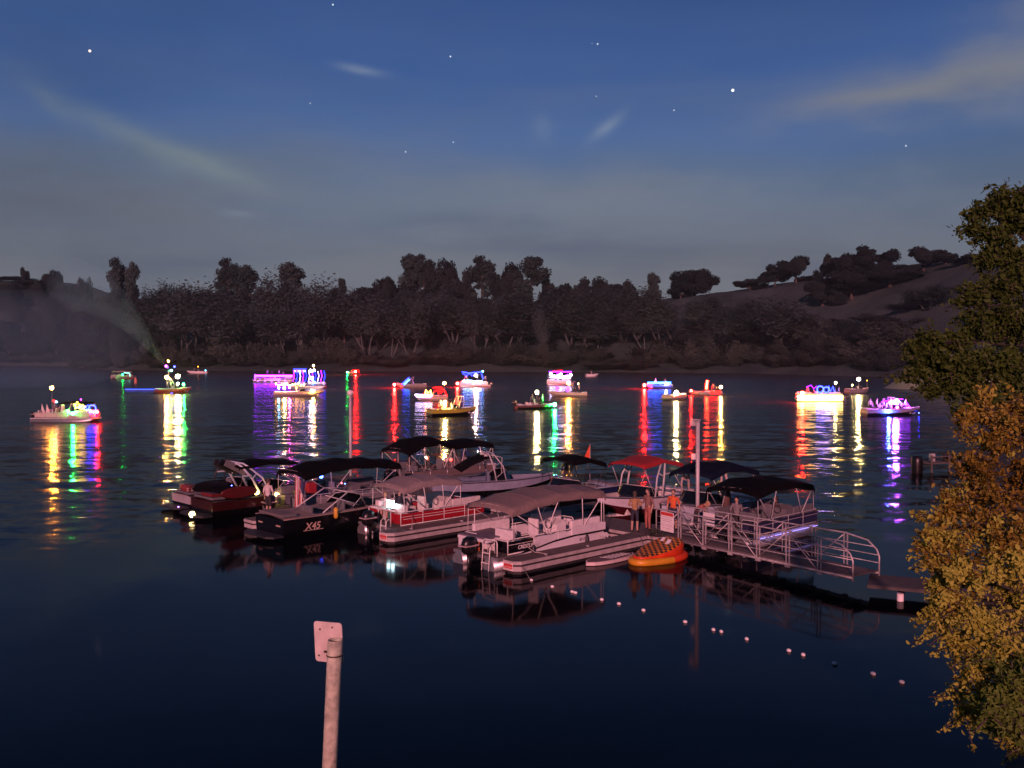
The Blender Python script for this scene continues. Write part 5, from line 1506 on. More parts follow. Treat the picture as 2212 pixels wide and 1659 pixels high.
# ------------------------------------------------------------------ people on the dock and the moored boats
C_TAN, C_NVY, C_DRK, C_PLAID, C_RED, C_WHT, C_GRY, C_ORG = (cloth('tan', (.36, .22, .10)), cloth('navy', (.025, .03, .05)), cloth('dark', (.03, .027, .03)), cloth('plaid', (.22, .12, .10)), cloth('rust', (.36, .12, .09)),
                                                      cloth('white', (.62, .56, .54)), cloth('grey', (.18, .17, .18)), cloth('orange', (.62, .12, .03)))
UP = DOCK_A
person('long-haired person in tan top and dark shorts standing back turned on the dock', dk(7.55, .78, .50), R(70), 'arms_folded', C_TAN, C_NVY, 'brown', True, False, True, .98)
person('person in patterned shirt and reddish trousers facing the long-haired person', dk(8.25, .62, .50), R(215), 'hold', C_PLAID, C_RED, 'dark', False, False, False, 1.02)
person('person in bright orange shirt standing behind the notice board', dk(9.0, -.12, .50), R(250), 'stand', C_ORG, C_NVY, 'brown', False, False, True, 1.0)
person('fair-haired person bending forward beside the navy pontoon boat', dk(9.3, -1.05, .50), R(-20), 'bend', C_RED, C_DRK, 'fair', True, False, False, .95)
person('dark-haired person seated upright in the navy pontoon boat', dk(11.6, -1.5, .56), R(240), 'sit', C_GRY, C_DRK, 'dark', False, True, False, 1.0)
person('person seated low at the right end of the navy pontoon boat', dk(13.4, -2.3, .56), R(150), 'sit', C_DRK, C_DRK, 'dark', True, True, False, .95)
person('person in pale shirt and dark shorts standing on the left dock finger', dk(-1.6, 14.75, .50), R(60), 'hold', C_WHT, C_DRK, 'brown', False, False, True, 1.0)
person('person in dark shirt seated in the red pontoon boat', dk(2.6, 10.4, .52), R(-60), 'sit', C_NVY, C_DRK, 'dark', False, True, False, 1.0)
person('person in pale top sitting beside the bright lamp of the red pontoon', dk(1.9, 10.55, .52), R(-90), 'sit', C_WHT, C_TAN, 'fair', True, False, True, .95)
person('standing person under the left end of the big swept black canopy', dk(11.2, 20.9, .52), R(200), 'stand', C_DRK, C_NVY, 'dark', False, True, False, .98)
person('seated person in a pale hat-like cap under the swept black canopy', dk(12.6, 20.9, .52), R(230), 'sit', C_DRK, C_GRY, 'fair', False, True, False, 1.0)
person('seated person in white at the middle of the swept black canopy', dk(14.2, 21.0, .52), R(250), 'sit', C_WHT, C_GRY, 'grey', False, False, False, 1.0)
person('seated person in grey at the right end of the swept black canopy boat', dk(15.8, 21.3, .52), R(230), 'sit', C_GRY, C_DRK, 'dark', False, False, False, 1.0)
person('dark silhouetted person standing beyond the white pontoon canopy', dk(15.0, 11.7, .5), R(100), 'stand', C_DRK, C_DRK, 'dark', False, True, False, 1.0)
dock_section(9.74, 15.5, 11.3, 12.15)

# ------------------------------------------------------------------ signpost in the foreground
sp = thing('sign_post', 'weathered pipe post with a blank square sign in the foreground', 'sign post', at_y(722, 1375, 10.0) - Vector((0, 0, 4.2)), 0)
b0 = at_y(712, 1659, 10.0); t0 = at_y(724, 1382, 10.0)
ax = (t0 - b0).normalized(); base = t0 - ax * 4.0
sp.location = base
tip = t0 - base
def pipe_mat():
    m = mat('weathered_pipe', (.46, .48, .35), .7, 0, .30, 11, .6)
    return m
mb = MB(); n = 24; r = .077
def prng(p, rr, k): return p + Vector((rr * math.cos(2 * math.pi * k / n), rr * math.sin(2 * math.pi * k / n), 0))
rings = [[prng(tip * q, r, k) for k in range(n)] for q in (0, .25, .5, .75, .9, 1.0)] + [[prng(tip, r * .86, k) for k in range(n)], [prng(tip - ax * .5, r * .86, k) for k in range(n)]]
mb.loft(rings, True, False, True); mb.build('pipe', pipe_mat(), sp)
sc_ = at_y(710, 1387, 10.14) - base
M = Matrix.Translation(sc_) @ Matrix.Rotation(R(-26), 4, 'Z') @ Matrix.Rotation(R(-3), 4, 'Y')
w, h, rc = .36, .425, .035
pl = []
for cx_, cz_, a0 in ((w / 2 - rc, h / 2 - rc, 0), (-w / 2 + rc, h / 2 - rc, 90), (-w / 2 + rc, -h / 2 + rc, 180), (w / 2 - rc, -h / 2 + rc, 270)):
    for k in range(5): pl.append((cx_ + rc * math.cos(R(a0 + 22.5 * k)), cz_ + rc * math.sin(R(a0 + 22.5 * k))))
mb = MB(); mb.prism_xz(pl, -.004, .004); mb.v = [tuple(M @ Vector(v)) for v in mb.v]
mb.build('sign_plate', mat('bare_sign_metal', (.68, .62, .54), .5, .15, .16, 6), sp)
q = tip - ax * .16
MB().tube([q + Vector((r * 1.02 * math.cos(a), r * 1.02 * math.sin(a), 0)) for a in [2 * math.pi * k / 16 for k in range(16)]], .008, 5, 0, True).build('clamp_band', mat('dark_steel', (.08, .06, .05), .5, .6, .2), sp)
MB().box(q.x - .06, q.y + .10, q.z - .005, .16, .02, .018, 0, -.45).build('bracket', MATS['dark_steel'], sp)

for dx, dz in ((-.10, .13), (.11, -.14), (-.13, -.15), (.06, .16)):
    q2 = M @ Vector((dx, -.006, dz)); MB().ball(q2, .011, 8, 6, (1, .6, 1)).build('bolt', MATS['dark_steel'], sp)

# small dock at the right shore, half behind the leaves
sd = thing('small_dock', 'little timber dock with a black tyre bumper by the right shore', 'dock', at(1992, 1022, 0), R(20))
MB().box(2.6, .5, .62, 4.2, 1.4, .10, .02).build('deck', mat('grey_timber', (.10, .09, .08), .9, 0, .3, 4), sd)
for x in (.7, 2.2, 3.8): MB().tube([(x, -.1, -.5), (x, -.1, 1.15 if x < 3 else .9)], .07, 8).build('timber_pile', MATS['grey_timber'], sd)
MB().tube([(.5, -.14, 1.05), (4.4, -.14, 1.05)], .035, 6).build('hand_rail', MATS['grey_timber'], sd)
mb = MB(); mb.loft([[(-.35 + rr_ * math.cos(2 * math.pi * k / 14), .1 + rr_ * math.sin(2 * math.pi * k / 14), z) for k in range(14)] for rr_, z in ((.26, -.3), (.36, -.1), (.38, .8), (.34, 1.1), (.2, 1.18))]); mb.build('black_bumper', BLKP, sd)
for x, c in ((1.2, GALV), (2.3, DKGREY)): MB().box(x, .4, .95, .3, .3, .55, .05).build('dock_box', c, sd)


# ------------------------------------------------------------------ boats out on the lake
RED, GRN, BLU, VIO, YLW, AMB, WHT, CYN, WRM, MAG = (1, .003, .002), (.006, 1, .09), (.012, .02, 1), (.30, .012, 1), (1, .56, .05), (1, .30, .02), (1, .72, .27), (.10, .56, 1), (1, .46, .09), (1, .04, .42)
P_CREAM = mat('cream_panel', (.45, .38, .34), .4, 0, .1); P_GREY = mat('slate_panel', (.14, .14, .17), .4, 0, .1); P_BLUE = mat('blue_panel', (.04, .06, .18), .4, 0, .1); P_DRED = mat('dull_red_panel', (.20, .03, .03), .4, 0, .1)
G_YEL = mat('yellow_green_gelcoat', (.34, .30, .03), .3, 0, .1); G_BEI = mat('beige_gelcoat', (.40, .32, .26), .35, 0, .1); G_GRY = mat('grey_gelcoat', (.20, .18, .18), .35, 0, .1)


class Far:
    """a boat seen broadside: places on it are given as directions at its own distance"""

    def __init__(s, kind, label, px0, px1, py_wl, bow=1, skew=0.0, name=None, **kw):
        c = at((px0 + px1) / 2, py_wl, 0); s.Y = c.y
        wide = (px1 - px0) / FPX * c.y
        ang = R(skew) if bow > 0 else math.pi + R(skew)
        L = kw.pop('L', None) or max(4.2, wide / max(.35, abs(math.cos(ang))))
        stern = c - Vector((math.cos(ang), math.sin(ang), 0)) * L / 2
        fn = pontoon if kind == 'pontoon' else runabout
        if kind == 'pontoon': kw.setdefault('detail', 1)
        else: kw.setdefault('detail', 1)
        s.root = fn(name or ('pontoon_boat' if kind == 'pontoon' else 'motor_boat'), label, stern, ang, L, **kw)
        s.L = L; s.ang = ang

    def p(s, px, py, dy=0.0):
        return to_local(s.root, at_y(px, py, s.Y + dy))

    def lamp(s, px, py, col, r=.2, st=300.0, staff=True, dy=0.0, name='lamp'):
        q = s.p(px, py, dy); st *= 10.5 if st > 100 else 2.2
        if col[0] > .9 and col[1] < .1: st *= 2.0
        elif col[2] > .9 and col[1] < .1: st *= 2.2
        elif col[1] > .5 and col[0] > .9: st *= .34
        elif col[0] < .1: st *= .8
        return lamp(s.root, q, col, r, st, (.6 if q.z > 1.0 else None) if staff else None, name)

    def strip(s, pts, col, st=20.0, r=.05, dy=-1.35, closed=False, name='light_strip'):
        return strip(s.root, [s.p(px, py, dy) for px, py in pts], col, st * 1.5, r, name, closed)

    def ring(s, px, py, rpx, col, st=16.0, r=.05, dy=-.6, star=False):
        n = 10 if star else 14
        pts = []
        for k in range(n):
            rr_ = rpx * (.45 if (star and k % 2) else 1); a = 2 * math.pi * k / n + (math.pi / 2)
            pts.append((px + rr_ * math.cos(a), py - rr_ * math.sin(a)))
        return s.strip(pts, col, st, r, dy, True, 'star_outline' if star else 'light_ring')

    def arch(s, x0f, hgt, m=ALU, lean=-.5): tower(s.root, s.L * x0f, lean, 2.3, .85, hgt, m, .04, False)

    def people(s, spots, deck, label, shirts=None):
        for i, (px, py) in enumerate(spots):
            w = at_y(px, py, s.Y); w.z = deck
            o = ['leftmost ', 'second-left ', 'third-left ', 'fourth-left ', 'fifth-left ', 'sixth-left ', 'seventh-left ', 'eighth-left '][i] if i < len(spots) - 1 else 'rightmost '
            person((o if len(spots) > 1 else '') + label.replace('%s', ''), w, R(-90 + 40 * (i % 3)), 'stand' if i % 2 == 0 else 'sit', (shirts or [C_GRY, C_DRK, C_WHT])[i % 3], C_DRK, 'dark', i % 2 == 1, True, False, 1.0, 'people aboard the lit boats')


K = 1.0
f = Far('pontoon', 'pale pontoon boat with yellow star and blue ring lights at the far left', 75, 213, 911, 1, -6, fence=P_CREAM, seatm=VIN)
f.lamp(112, 838, AMB, .17, 380, name='mast_lamp'); f.lamp(157, 893, GRN, .12, 420, dy=-1.4); f.ring(167, 876, 8, YLW, 26, .05, -1.3, True); f.ring(178, 880, 6, YLW, 22, .05, -1.3, True); f.ring(199, 883, 8, BLU, 30, .06, -1.3); f.ring(190, 880, 4, BLU, 20, .05, -1.3)
f.lamp(210, 890, RED, .10, 200, False, -1.2); f.lamp(117, 866, RED, .08, 30, False); f.lamp(122, 868, CYN, .08, 30, False); f.lamp(175, 863, VIO, .06, 20, False)
canopy(f.root, 3.6, 6.6, 2.3, [2.3, 2.5, 2.3], BLKC, None, 1.1, .12, .1)
for x in (.9, 1.5, 3.3): MB().prism_xz([(x, 1.05), (x + .5, 1.05), (x + .1, 2.1)], -.5, -.44).build('folded_seat_cover', VIN, f.root)
f.people([(118, 880), (128, 880), (136, 880)], .52, 'person aboard the pale pontoon with the yellow star light%s')

f = Far('pontoon', 'small canopied pontoon boat with a green light near the far left shore', 243, 286, 819, -1, 62, L=7.0, fence=P_CREAM)
canopy(f.root, 1.0, 6.2, 2.4, [2.4, 2.6, 2.5], mat('pale_canvas', (.40, .36, .32), .85, 0, .1), None, 1.1); f.lamp(265, 809, GRN, .2, 98, False, -3.8); f.strip([(268, 805), (280, 806), (281, 813)], (.3, 1, .75), 5, .06, -3.8)
bu = thing('marker_buoy', 'small orange marker buoy left of the floodlit boat', 'buoy', at(293, 828, 0), 0)
mb = MB(); mb.loft([[(r_ * math.cos(2 * math.pi * k / 10), r_ * math.sin(2 * math.pi * k / 10), z) for k in range(10)] for r_, z in ((.3, -.2), (.38, .1), (.34, .9), (.16, 1.5), (.05, 1.6))]); mb.build('buoy_body', mat('orange_buoy', (.55, .20, .14), .5, 0, .1), bu)
MB().tube([(0, 0, 1.55), (0, 0, 1.9)], .03, 6).build('buoy_staff', ALU, bu)
f = Far('runabout', 'red boat with two glaring floodlights and a stack of coloured lamps', 343, 408, 849, 1, 38, hull=P_DRED, L=7.0)
f.arch(.4, 2.2)
f.lamp(360, 815, YLW, .26, 420, True, -1.0); f.lamp(384, 813, WHT, .36, 480, True, -1.0); f.lamp(384, 829, WHT, .15, 160, False, -1.2); f.lamp(397, 830, GRN, .16, 220, True, -2.2); f.lamp(364, 780, AMB, .15, 160, True, 0); f.lamp(370, 800, (.1, 1, .7), .16, 70, False); f.lamp(359, 791, VIO, .2, 40, False); f.lamp(377, 792, BLU, .14, 30, False)
f.strip([(345, 846), (352, 850), (372, 849)], BLU, 24, .09); f.lamp(343, 845, (.15, .5, 1), .26, 130, False, -1.8)
lr = thing('light_raft', 'low flat raft edged with blue light beside the floodlit boat', 'raft', at(306, 843, 0), R(2))
MB().box(0, 0, .12, 6.6, 1.4, .22, .05).build('raft_deck', DKGREY, lr); strip(lr, [(-3.2, -.74, .24), (3.3, -.74, .24)], (.03, .09, 1), 6, .05)
f = Far('runabout', 'small pale skiff far off behind the floodlit boat', 405, 448, 807, -1, 6, hull=GELW); f.lamp(428, 792, AMB, .14, 12); f.lamp(444, 800, CYN, .2, 8, False)
f.people([(420, 800)], .5, 'lone person aboard the far pale skiff%s')

f = Far('pontoon', 'long party barge outlined in glowing purple light', 550, 634, 827, 1, 2, W=3.0, fence=P_GREY, deck_z=.7)
f.strip([(551, 812), (632, 812)], VIO, 34, .22); f.strip([(551, 819), (606, 819)], VIO, 30, .20); f.strip([(551, 809), (551, 822)], VIO, 24, .15)
for k in range(5): f.strip([(556 + k * 15, 820), (557 + k * 15, 826)], (.45, .05, 1), 8, .10)
f.people([(578, 812), (588, 812), (603, 812), (612, 812)], 1.75, 'person on the raised roof of the purple-lit barge%s')
MB().box(f.L * .5, 0, 1.70, f.L * .86, 2.7, .08, .02).build('roof_deck', P_GREY, f.root)
for x in (.15, .5, .85):
    for y in (-1.2, 1.2): MB().tube([(f.L * x, y, .7), (f.L * x, y, 1.68)], .04, 6).build('roof_post', ALU, f.root)
f = Far('pontoon', 'canopied barge hung with blue and violet light strings', 630, 704, 839, 1, -2, W=2.8, fence=P_BLUE)
canopy(f.root, .6, 6.9, 2.6, [2.9, 3.1, 3.1, 2.9], BLKC, None, 1.1, .25)
for i in range(11):
    x = 634 + i * 6.6; f.strip([(x, 800 + (i % 3)), (x + 2, 812), (x - 1, 824 + (i % 4) * 2)], [VIO, BLU, (.5, .3, 1)][i % 3], 9, .07, -1.4, name='light_string')
f.strip([(634, 797), (662, 797)], BLU, 14, .06); f.strip([(634, 805), (662, 805)], BLU, 14, .06)
for i in range(7): f.strip([(637 + i * 3.6, 799.5), (638 + i * 3.6, 803)], [(.6, .45, 1), MAG][i % 3 == 1], 10, .06, name='light_bar')
f.lamp(671, 801, (.8, .7, 1), .34, 60, False, -1.4); f.lamp(679, 800, (.8, .7, 1), .24, 50, False, -1.4); f.lamp(674, 817, (.9, .9, 1), .36, 70, False, -1.5); f.lamp(678, 826, CYN, .26, 50, False, -1.5); f.lamp(677, 790, AMB, .2, 160)
f = Far('runabout', 'beige boat with a row of candle-like amber lamps along its side', 594, 699, 856, 1, 4, hull=G_BEI, lower=G_GRY)
for i in range(11): f.lamp(596 + i * 6.0, 829 + (i * 7 % 4), WRM, .11, 45, False, -.9, 'candle_lamp')
f.lamp(614, 838, WHT, .22, 110, False, -1.4); f.lamp(640, 838, AMB, .13, 30, False, -1.2); f.lamp(676, 846, WRM, .10, 150, False, -1.2); f.lamp(602, 838, CYN, .16, 80, False, -1.3); f.lamp(625, 836, MAG, .13, 120, False, -1.3)
MB().tube([f.p(594, 831, -.9), f.p(660, 834, -.9)], .03, 5).build('lamp_rail', ALU, f.root)

f = Far('runabout', 'distant boat seen end-on with one green and one red lamp', 750, 776, 809, 1, 80, hull=P_DRED, L=6.0); f.lamp(750, 804, GRN, .22, 110, False, -3); f.lamp(768, 803, RED, .34, 420, True, -3); f.strip([(762, 799), (775, 799), (776, 806)], RED, 6, .06, -2.8)
f = Far('runabout', 'low boat with a slanted blue-lit tower and red bow lamp', 858, 921, 838, -1, 6, hull=G_GRY); f.arch(.5, 1.7)
f.lamp(852, 831, RED, .24, 520, False, -.4); f.strip([(869, 830), (877, 822), (884, 816)], BLU, 30, .09); f.strip([(873, 831), (881, 823), (885, 820)], CYN, 14, .05); f.lamp(861, 831, WHT, .1, 40, False)
f = Far('runabout', 'boat outlined in red lights with flame shapes and a white bow strip', 896, 967, 866, -1, 2, hull=G_BEI)
f.strip([(897, 853), (934, 854)], (.72, .55, 1), 22, .10); f.strip([(899, 857), (930, 858)], (.5, .25, 1), 12, .06); f.strip([(919, 853), (920, 842), (925, 850), (930, 843), (932, 854)], YLW, 26, .09); f.strip([(917, 855), (918, 845), (923, 853), (928, 846), (933, 856)], RED, 30, .09)
f.strip([(936, 838), (952, 836), (960, 844), (966, 855)], RED, 14, .06); f.strip([(938, 846), (945, 842), (948, 851)], RED, 16, .06); f.strip([(950, 839), (958, 841), (953, 850), (949, 842)], RED, 20, .07); f.lamp(960, 828, AMB, .2, 260, True, .3, 'mast_lamp')
f = Far('runabout', 'yellow wake boat with a pale tower and a bright deck lamp', 935, 1023, 898, 1, 24, hull=G_YEL, lower=BLKP, deckm=G_YEL, L=6.4); f.arch(.55, 1.6, mat('pale_tower', (.6, .55, .4), .4), .5)
f.lamp(961, 869, WHT, .18, 330, True, -1.2, 'deck_lamp'); f.lamp(961, 876, YLW, .12, 160, False, -1.3); f.lamp(1020, 882, GRN, .06, 30, False, .8)
f.people([(952, 875), (975, 875)], .4, 'person aboard the yellow wake boat%s')
f = Far('pontoon', 'canopied pontoon with blue side bars and a red bow lamp', 991, 1059, 836, -1, 2, fence=GELW)
canopy(f.root, 1.0, 6.0, 2.4, [2.9, 3.05, 2.9], NAVC, None, 1.1)
f.lamp(988, 828, RED, .24, 480, False, -.4); f.strip([(1000, 823), (1021, 823)], (.25, .5, 1), 26, .15); f.strip([(1026, 824), (1041, 824)], (.25, .5, 1), 26, .15); f.strip([(998, 803), (1012, 806), (1035, 804), (1042, 803)], BLU, 22, .08); f.strip([(999, 806), (1008, 812), (1014, 806), (1020, 812)], BLU, 16, .08); f.strip([(1040, 805), (1043, 818)], BLU, 16, .07); f.lamp(1028, 811, (1, .5, .35), .26, 260, False, -1.3); f.lamp(1043, 802, CYN, .14, 50, False)
f = Far('runabout', 'dark bass boat with a glaring pale lamp and a green bow lamp', 1116, 1200, 883, 1, 10, hull=mat('maroon_bass_hull', (.12, .05, .05), .3, 0, .1), lower=BLKP, shield=False, platform=False, free=.55, rise=.2, engine=True)
f.lamp(1160, 847, WHT, .22, 480, True, 0, 'mast_lamp'); f.lamp(1198, 874, GRN, .20, 560, False, -.4)
f.people([(1150, 868), (1165, 868), (1172, 868)], .35, 'person aboard the dark bass boat with the pale lamp%s')
f = Far('pontoon', 'two-tier pontoon boat glowing white and violet on its upper deck', 1180, 1238, 832, -1, 0, fence=GELW, deck_z=.6)
for i in range(7): f.lamp(1190 + i * 7.2, 808 + (i * 5 % 7), [(.75, .6, 1), (1, .95, 1), VIO][i % 3], .3, 34, False, -1.0)
f.strip([(1186, 803), (1235, 803)], VIO, 14, .09); f.strip([(1188, 815), (1232, 816)], (.7, .55, 1), 16, .10); f.strip([(1195, 801), (1215, 800)], RED, 10, .06); canopy(f.root, .5, f.L - .5, 2.4, [3.4, 3.5, 3.4], NAVC, None, 1.2)
f = Far('runabout', 'open boat with an amber lamp in front of the violet pontoon', 1184, 1268, 857, -1, -3, hull=G_BEI, lower=G_GRY, shield=False, free=.75)
f.lamp(1228, 828, AMB, .24, 420, True, 0, 'mast_lamp'); f.lamp(1249, 829, WHT, .10, 50, False); f.people([(1236, 846), (1243, 846), (1251, 846)], .45, 'person in the open boat with the amber lamp%s'); f.lamp(1258, 850, WHT, .22, 6, False, -.6, 'glowing_engine_cover')  # engine cover is a glowing globe; its paleness is emission, not a lamp
f = Far('runabout', 'tiny pale skiff near the far shore right of centre', 1267, 1291, 814, 1, 8, hull=GELW, platform=False); f.people([(1277, 806)], .45, 'person aboard the tiny pale skiff right of centre%s')
f = Far('runabout', 'boat washed in deep blue light with a red bow lamp', 1396, 1451, 840, -1, 2, hull=P_BLUE)
f.lamp(1392, 832, RED, .25, 480, False, -.4); f.strip([(1399, 827), (1449, 827)], (.02, .10, 1), 24, .20); f.strip([(1400, 833), (1448, 834)], BLU, 12, .10); f.lamp(1439, 828, WHT, .18, 240, False, -1.4); f.people([(1437, 822)], .5, 'person aboard the blue-lit boat%s')
MB().prism_xz([(3.2, 1.1), (4.0, 1.1), (3.5, 2.4)], -.3, -.2).build('pale_sail_cover', VIN, f.root)
f = Far('runabout', 'small boat under one round white lamp, right of the blue-lit boat', 1444, 1479, 864, 1, 40, hull=G_BEI, lower=mat('green_grey_hull', (.10, .14, .12), .4, 0, .1), L=5.0, shield=False); f.lamp(1461, 848, WHT, .26, 520, True, -.6, 'mast_lamp')
f = Far('runabout', 'low boat with a tall glowing red light column and red stern strip', 1488, 1559, 854, -1, 0, hull=G_GRY, shield=False, free=.6)
f.lamp(1493, 844, RED, .15, 260, False, -.6); f.strip([(1528, 822), (1526, 841)], RED, 70, .28, -.6, name='light_column'); f.strip([(1528, 822), (1526, 840)], (1, .45, .12), 10, .12, -.9, name='light_column'); f.strip([(1534, 846), (1556, 846)], RED, 24, .12); f.strip([(1534, 850), (1556, 850)], RED, 10, .05); f.lamp(1557, 836, WRM, .18, 320, True, 0, 'mast_lamp'); f.people([(1540, 846), (1548, 846)], .4, 'person at the stern of the red-lit low boat%s')
f = Far('pontoon', 'pontoon boat with a dazzling yellow-white skirt of light and blue rings', 1720, 1822, 867, -1, 0, fence=P_GREY, deck_z=.7)
f.strip([(1723, 857), (1820, 857)], (1, .66, .18), 18, .24); f.strip([(1723, 863), (1820, 863)], (1, .58, .10), 16, .20); f.lamp(1733, 849, RED, .28, 320, False, -1.2); f.ring(1772, 841, 7, BLU, 26, .10); f.ring(1785, 842, 6, BLU, 24, .10); f.strip([(1790, 834), (1794, 846), (1799, 835), (1803, 847)], BLU, 22, .08); f.strip([(1742, 836), (1752, 832), (1758, 840), (1764, 834)], VIO, 6, .05); f.lamp(1805, 827, WHT, .16, 160, True, 0, 'mast_lamp'); f.people([(1745, 848), (1758, 848), (1812, 850)], .72, 'person aboard the boat with the dazzling light skirt%s')
f.strip([(1770, 860), (1782, 860)], (.3, .15, 1), 20, .16, -1.7)
f = Far('runabout', 'dim boat with three white lamps behind the dazzling pontoon', 1828, 1878, 850, 1, 12, hull=G_GRY); f.lamp(1855, 819, WHT, .28, 420, True, 0, 'mast_lamp'); f.lamp(1841, 832, WHT, .12, 80, True); f.lamp(1873, 822, YLW, .10, 10); f.lamp(1862, 844, AMB, .13, 8, False); f.lamp(1868, 844, AMB, .13, 8, False)
f = Far('runabout', 'boat crowded with people under violet light near the sandy point', 1864, 1988, 898, 1, 4, hull=G_GRY, lower=BLKP)
f.lamp(1936, 868, (.40, .08, 1), .30, 105, True, -.8); f.lamp(1920, 888, (.03, .08, 1), .16, 105, False, -1.5); f.strip([(1948, 876), (1958, 870), (1966, 882)], VIO, 14, .07); f.strip([(1905, 868), (1930, 863), (1950, 862)], VIO, 10, .05); f.lamp(1985, 892, BLU, .06, 30, False); f.lamp(1938, 880, MAG, .12, 60, False, -1.2)
f.arch(.55, 1.5)
f.people([(1880, 880), (1886, 880), (1894, 880), (1901, 880), (1908, 880), (1915, 880), (1925, 880), (1948, 880), (1956, 880)], .45, 'person crowded aboard the violet-lit boat%s', [C_WHT, C_GRY, C_WHT])

# arc of water thrown from the floodlit boat, and the mist drifting off it
def spray_mat(name, dens):
    m = bpy.data.materials.new(name); m.use_nodes = True
    nt = m.node_tree; nt.nodes.clear(); o = nt.nodes.new('ShaderNodeOutputMaterial'); v = nt.nodes.new('ShaderNodeVolumePrincipled')
    v.inputs['Color'].default_value = (.34, .74, 1, 1); v.inputs['Density'].default_value = dens; nt.links.new(v.outputs[0], o.inputs['Volume'])
    return m


fb = at(372, 849, 0); FY = fb.y
arc = [(362, 796, .25), (330, 752, 1.0), (290, 703, 2.2), (250, 662, 3.4), (205, 628, 4.8), (160, 614, 5.5), (120, 622, 3.0), (100, 630, .3)]
def outward(o):
    bm = bmesh.new(); bm.from_mesh(o.data); bmesh.ops.recalc_face_normals(bm, faces=bm.faces[:]); bm.to_mesh(o.data); bm.free()
    return o


mb = MB(); mb.tube([at_y(px, py, FY) for px, py, r in arc], [r for px, py, r in arc], 16)
tag(outward(mb.build('water_spray', spray_mat('spray_mist', .015))), 'faint arc of water spray rising left from the floodlit boat', 'spray', None, 'stuff')
mb = MB(); mb.ball(at_y(40, 738, FY + 30), 1.0, 28, 18, (30, 16, 12)); tag(outward(mb.build('drifting_mist', spray_mat('drift_mist', .006))), 'pale mist hanging over the water at the far left', 'mist', None, 'stuff')
# one lit lamp on the left hillside
hp = at_y(134, 621, 690); hl = thing('hill_lamp', 'single yellow lamp post on the dark left hillside', 'lamp', (hp.x, hp.y, float(ground(hp.x, hp.y))), 0)
hh = max(3.0, hp.z - float(ground(hp.x, hp.y)))
MB().tube([(0, 0, -.3), (0, 0, hh)], .12, 6).build('lamp_pole', GALV, hl); MB().ball((0, 0, hh), .6, 8, 6).build('lamp_globe', glow((1, .9, .25), 2.5), hl)


# ------------------------------------------------------------------ near trees on the right bank
BARK_N = mat('brown_bark', (.028, .030, .022), .9, 0, .3, 4, .6)


def leafy_tree(name, label, base, trunk_pts, trunk_r, lobes, leaf, lm, seed, twig_len=.6, n_per=46, cat='tree'):
    """limbs reach into each lobe; twigs with rows of leaves fill it; lobes: (centre, radii, twigs)"""
    rng = np.random.default_rng(seed)
    o = thing(name, label, cat, base, 0)
    tp = [Vector(p) for p in trunk_pts]
    mb = MB(); mb.tube(tp, [trunk_r * (1 - .6 * i / (len(tp) - 1)) for i in range(len(tp))], 10)
    tw = MB(); C, Nn, S = [], [], []
    for c, rad, n in lobes:
        c = Vector(c)
        root = min(tp, key=lambda q: (q - c).length + max(0, q.z - c.z) * 2)
        mid = root.lerp(c, .5) + Vector((float(rng.uniform(-.15, .15)), .12, float(rng.uniform(-.05, .3))))
        mb.tube([root, mid, c, c + (c - mid).normalized() * min(.12, (c - mid).length * .2)], [trunk_r * .24, trunk_r * .17, trunk_r * .10, trunk_r * .03], 7)
        for k in range(n):
            v = rng.normal(0, 1, 3); v /= np.linalg.norm(v)
            rr_ = rng.uniform(.2, 1.0) ** .6 * (1.0 if rng.uniform() < .8 else rng.uniform(1.1, 1.45))
            e = np.array(c) + v * np.array(rad) * rr_
            d = v * np.array([1, 1, .6]) + rng.normal(0, .35, 3) + np.array([0, 0, .12]); d /= np.linalg.norm(d)
            ln = twig_len * rng.uniform(.6, 1.5)
            p0 = e - d * ln
            tw.tube([tuple(p0), tuple(p0 + d * ln * .6), tuple(e)], [.012, .008, .003], 3)
            m = int(n_per * rng.uniform(.6, 1.3))
            t = rng.uniform(.05, 1.08, m)[:, None]
            pos = p0 + d * ln * t + rng.normal(0, 1, (m, 3)) * leaf * 1.15
            C.append(pos); nn = rng.normal(0, 1, (m, 3)) + np.array([0, -.5, .5]); Nn.append(nn / np.linalg.norm(nn, axis=1, keepdims=True)); S.append(leaf * rng.uniform(.35, 1.35, m) * rng.uniform(.75, 1.25))
    mb.build('trunk', BARK_N, o); tag(tw.build('twigs', BARK_D, o), kind='stuff')
    jit = rng.normal(0, .55, len(C))
    for pick, m_ in (lm if isinstance(lm, list) else [(lambda z: True, lm)]):
        ks = [i for i in range(len(C)) if pick(float(C[i][0][2]) + base[2] + jit[i])]
        if not ks: continue
        me = quads_mesh('crown', np.concatenate([C[i] for i in ks]), np.concatenate([Nn[i] for i in ks]), np.concatenate([S[i] for i in ks]), m_, rng=rng, fold=True)
        cr = bpy.data.objects.new('crown', me); scene.collection.objects.link(cr); cr.parent = o
    return o


LF_GOLD_LIT = leaf_material('gold_lit_leaves', (.040, .038, .005), (.38, .42, .065), .55, .3, .55, False, (.19, .17, .018))  # warm local lamp light put into the leaf colour
LF_RUST_LIT = leaf_material('rust_lit_leaves', (.045, .034, .005), (.34, .31, .050), .7, .3, .55, False, (.18, .125, .014))  # redder lamp light put into the upper leaves' colour
LF_GREEN = leaf_material('dark_green_leaves', (.008, .019, .003), (.058, .100, .015), .5, .3, .55)
LF_LOW = leaf_material('yellow_green_leaves', (.040, .075, .012), (.12, .19, .03), .8, .3, .55)


def rel(px, py, Y, base): return tuple(at_y(px, py, Y) - Vector(base))


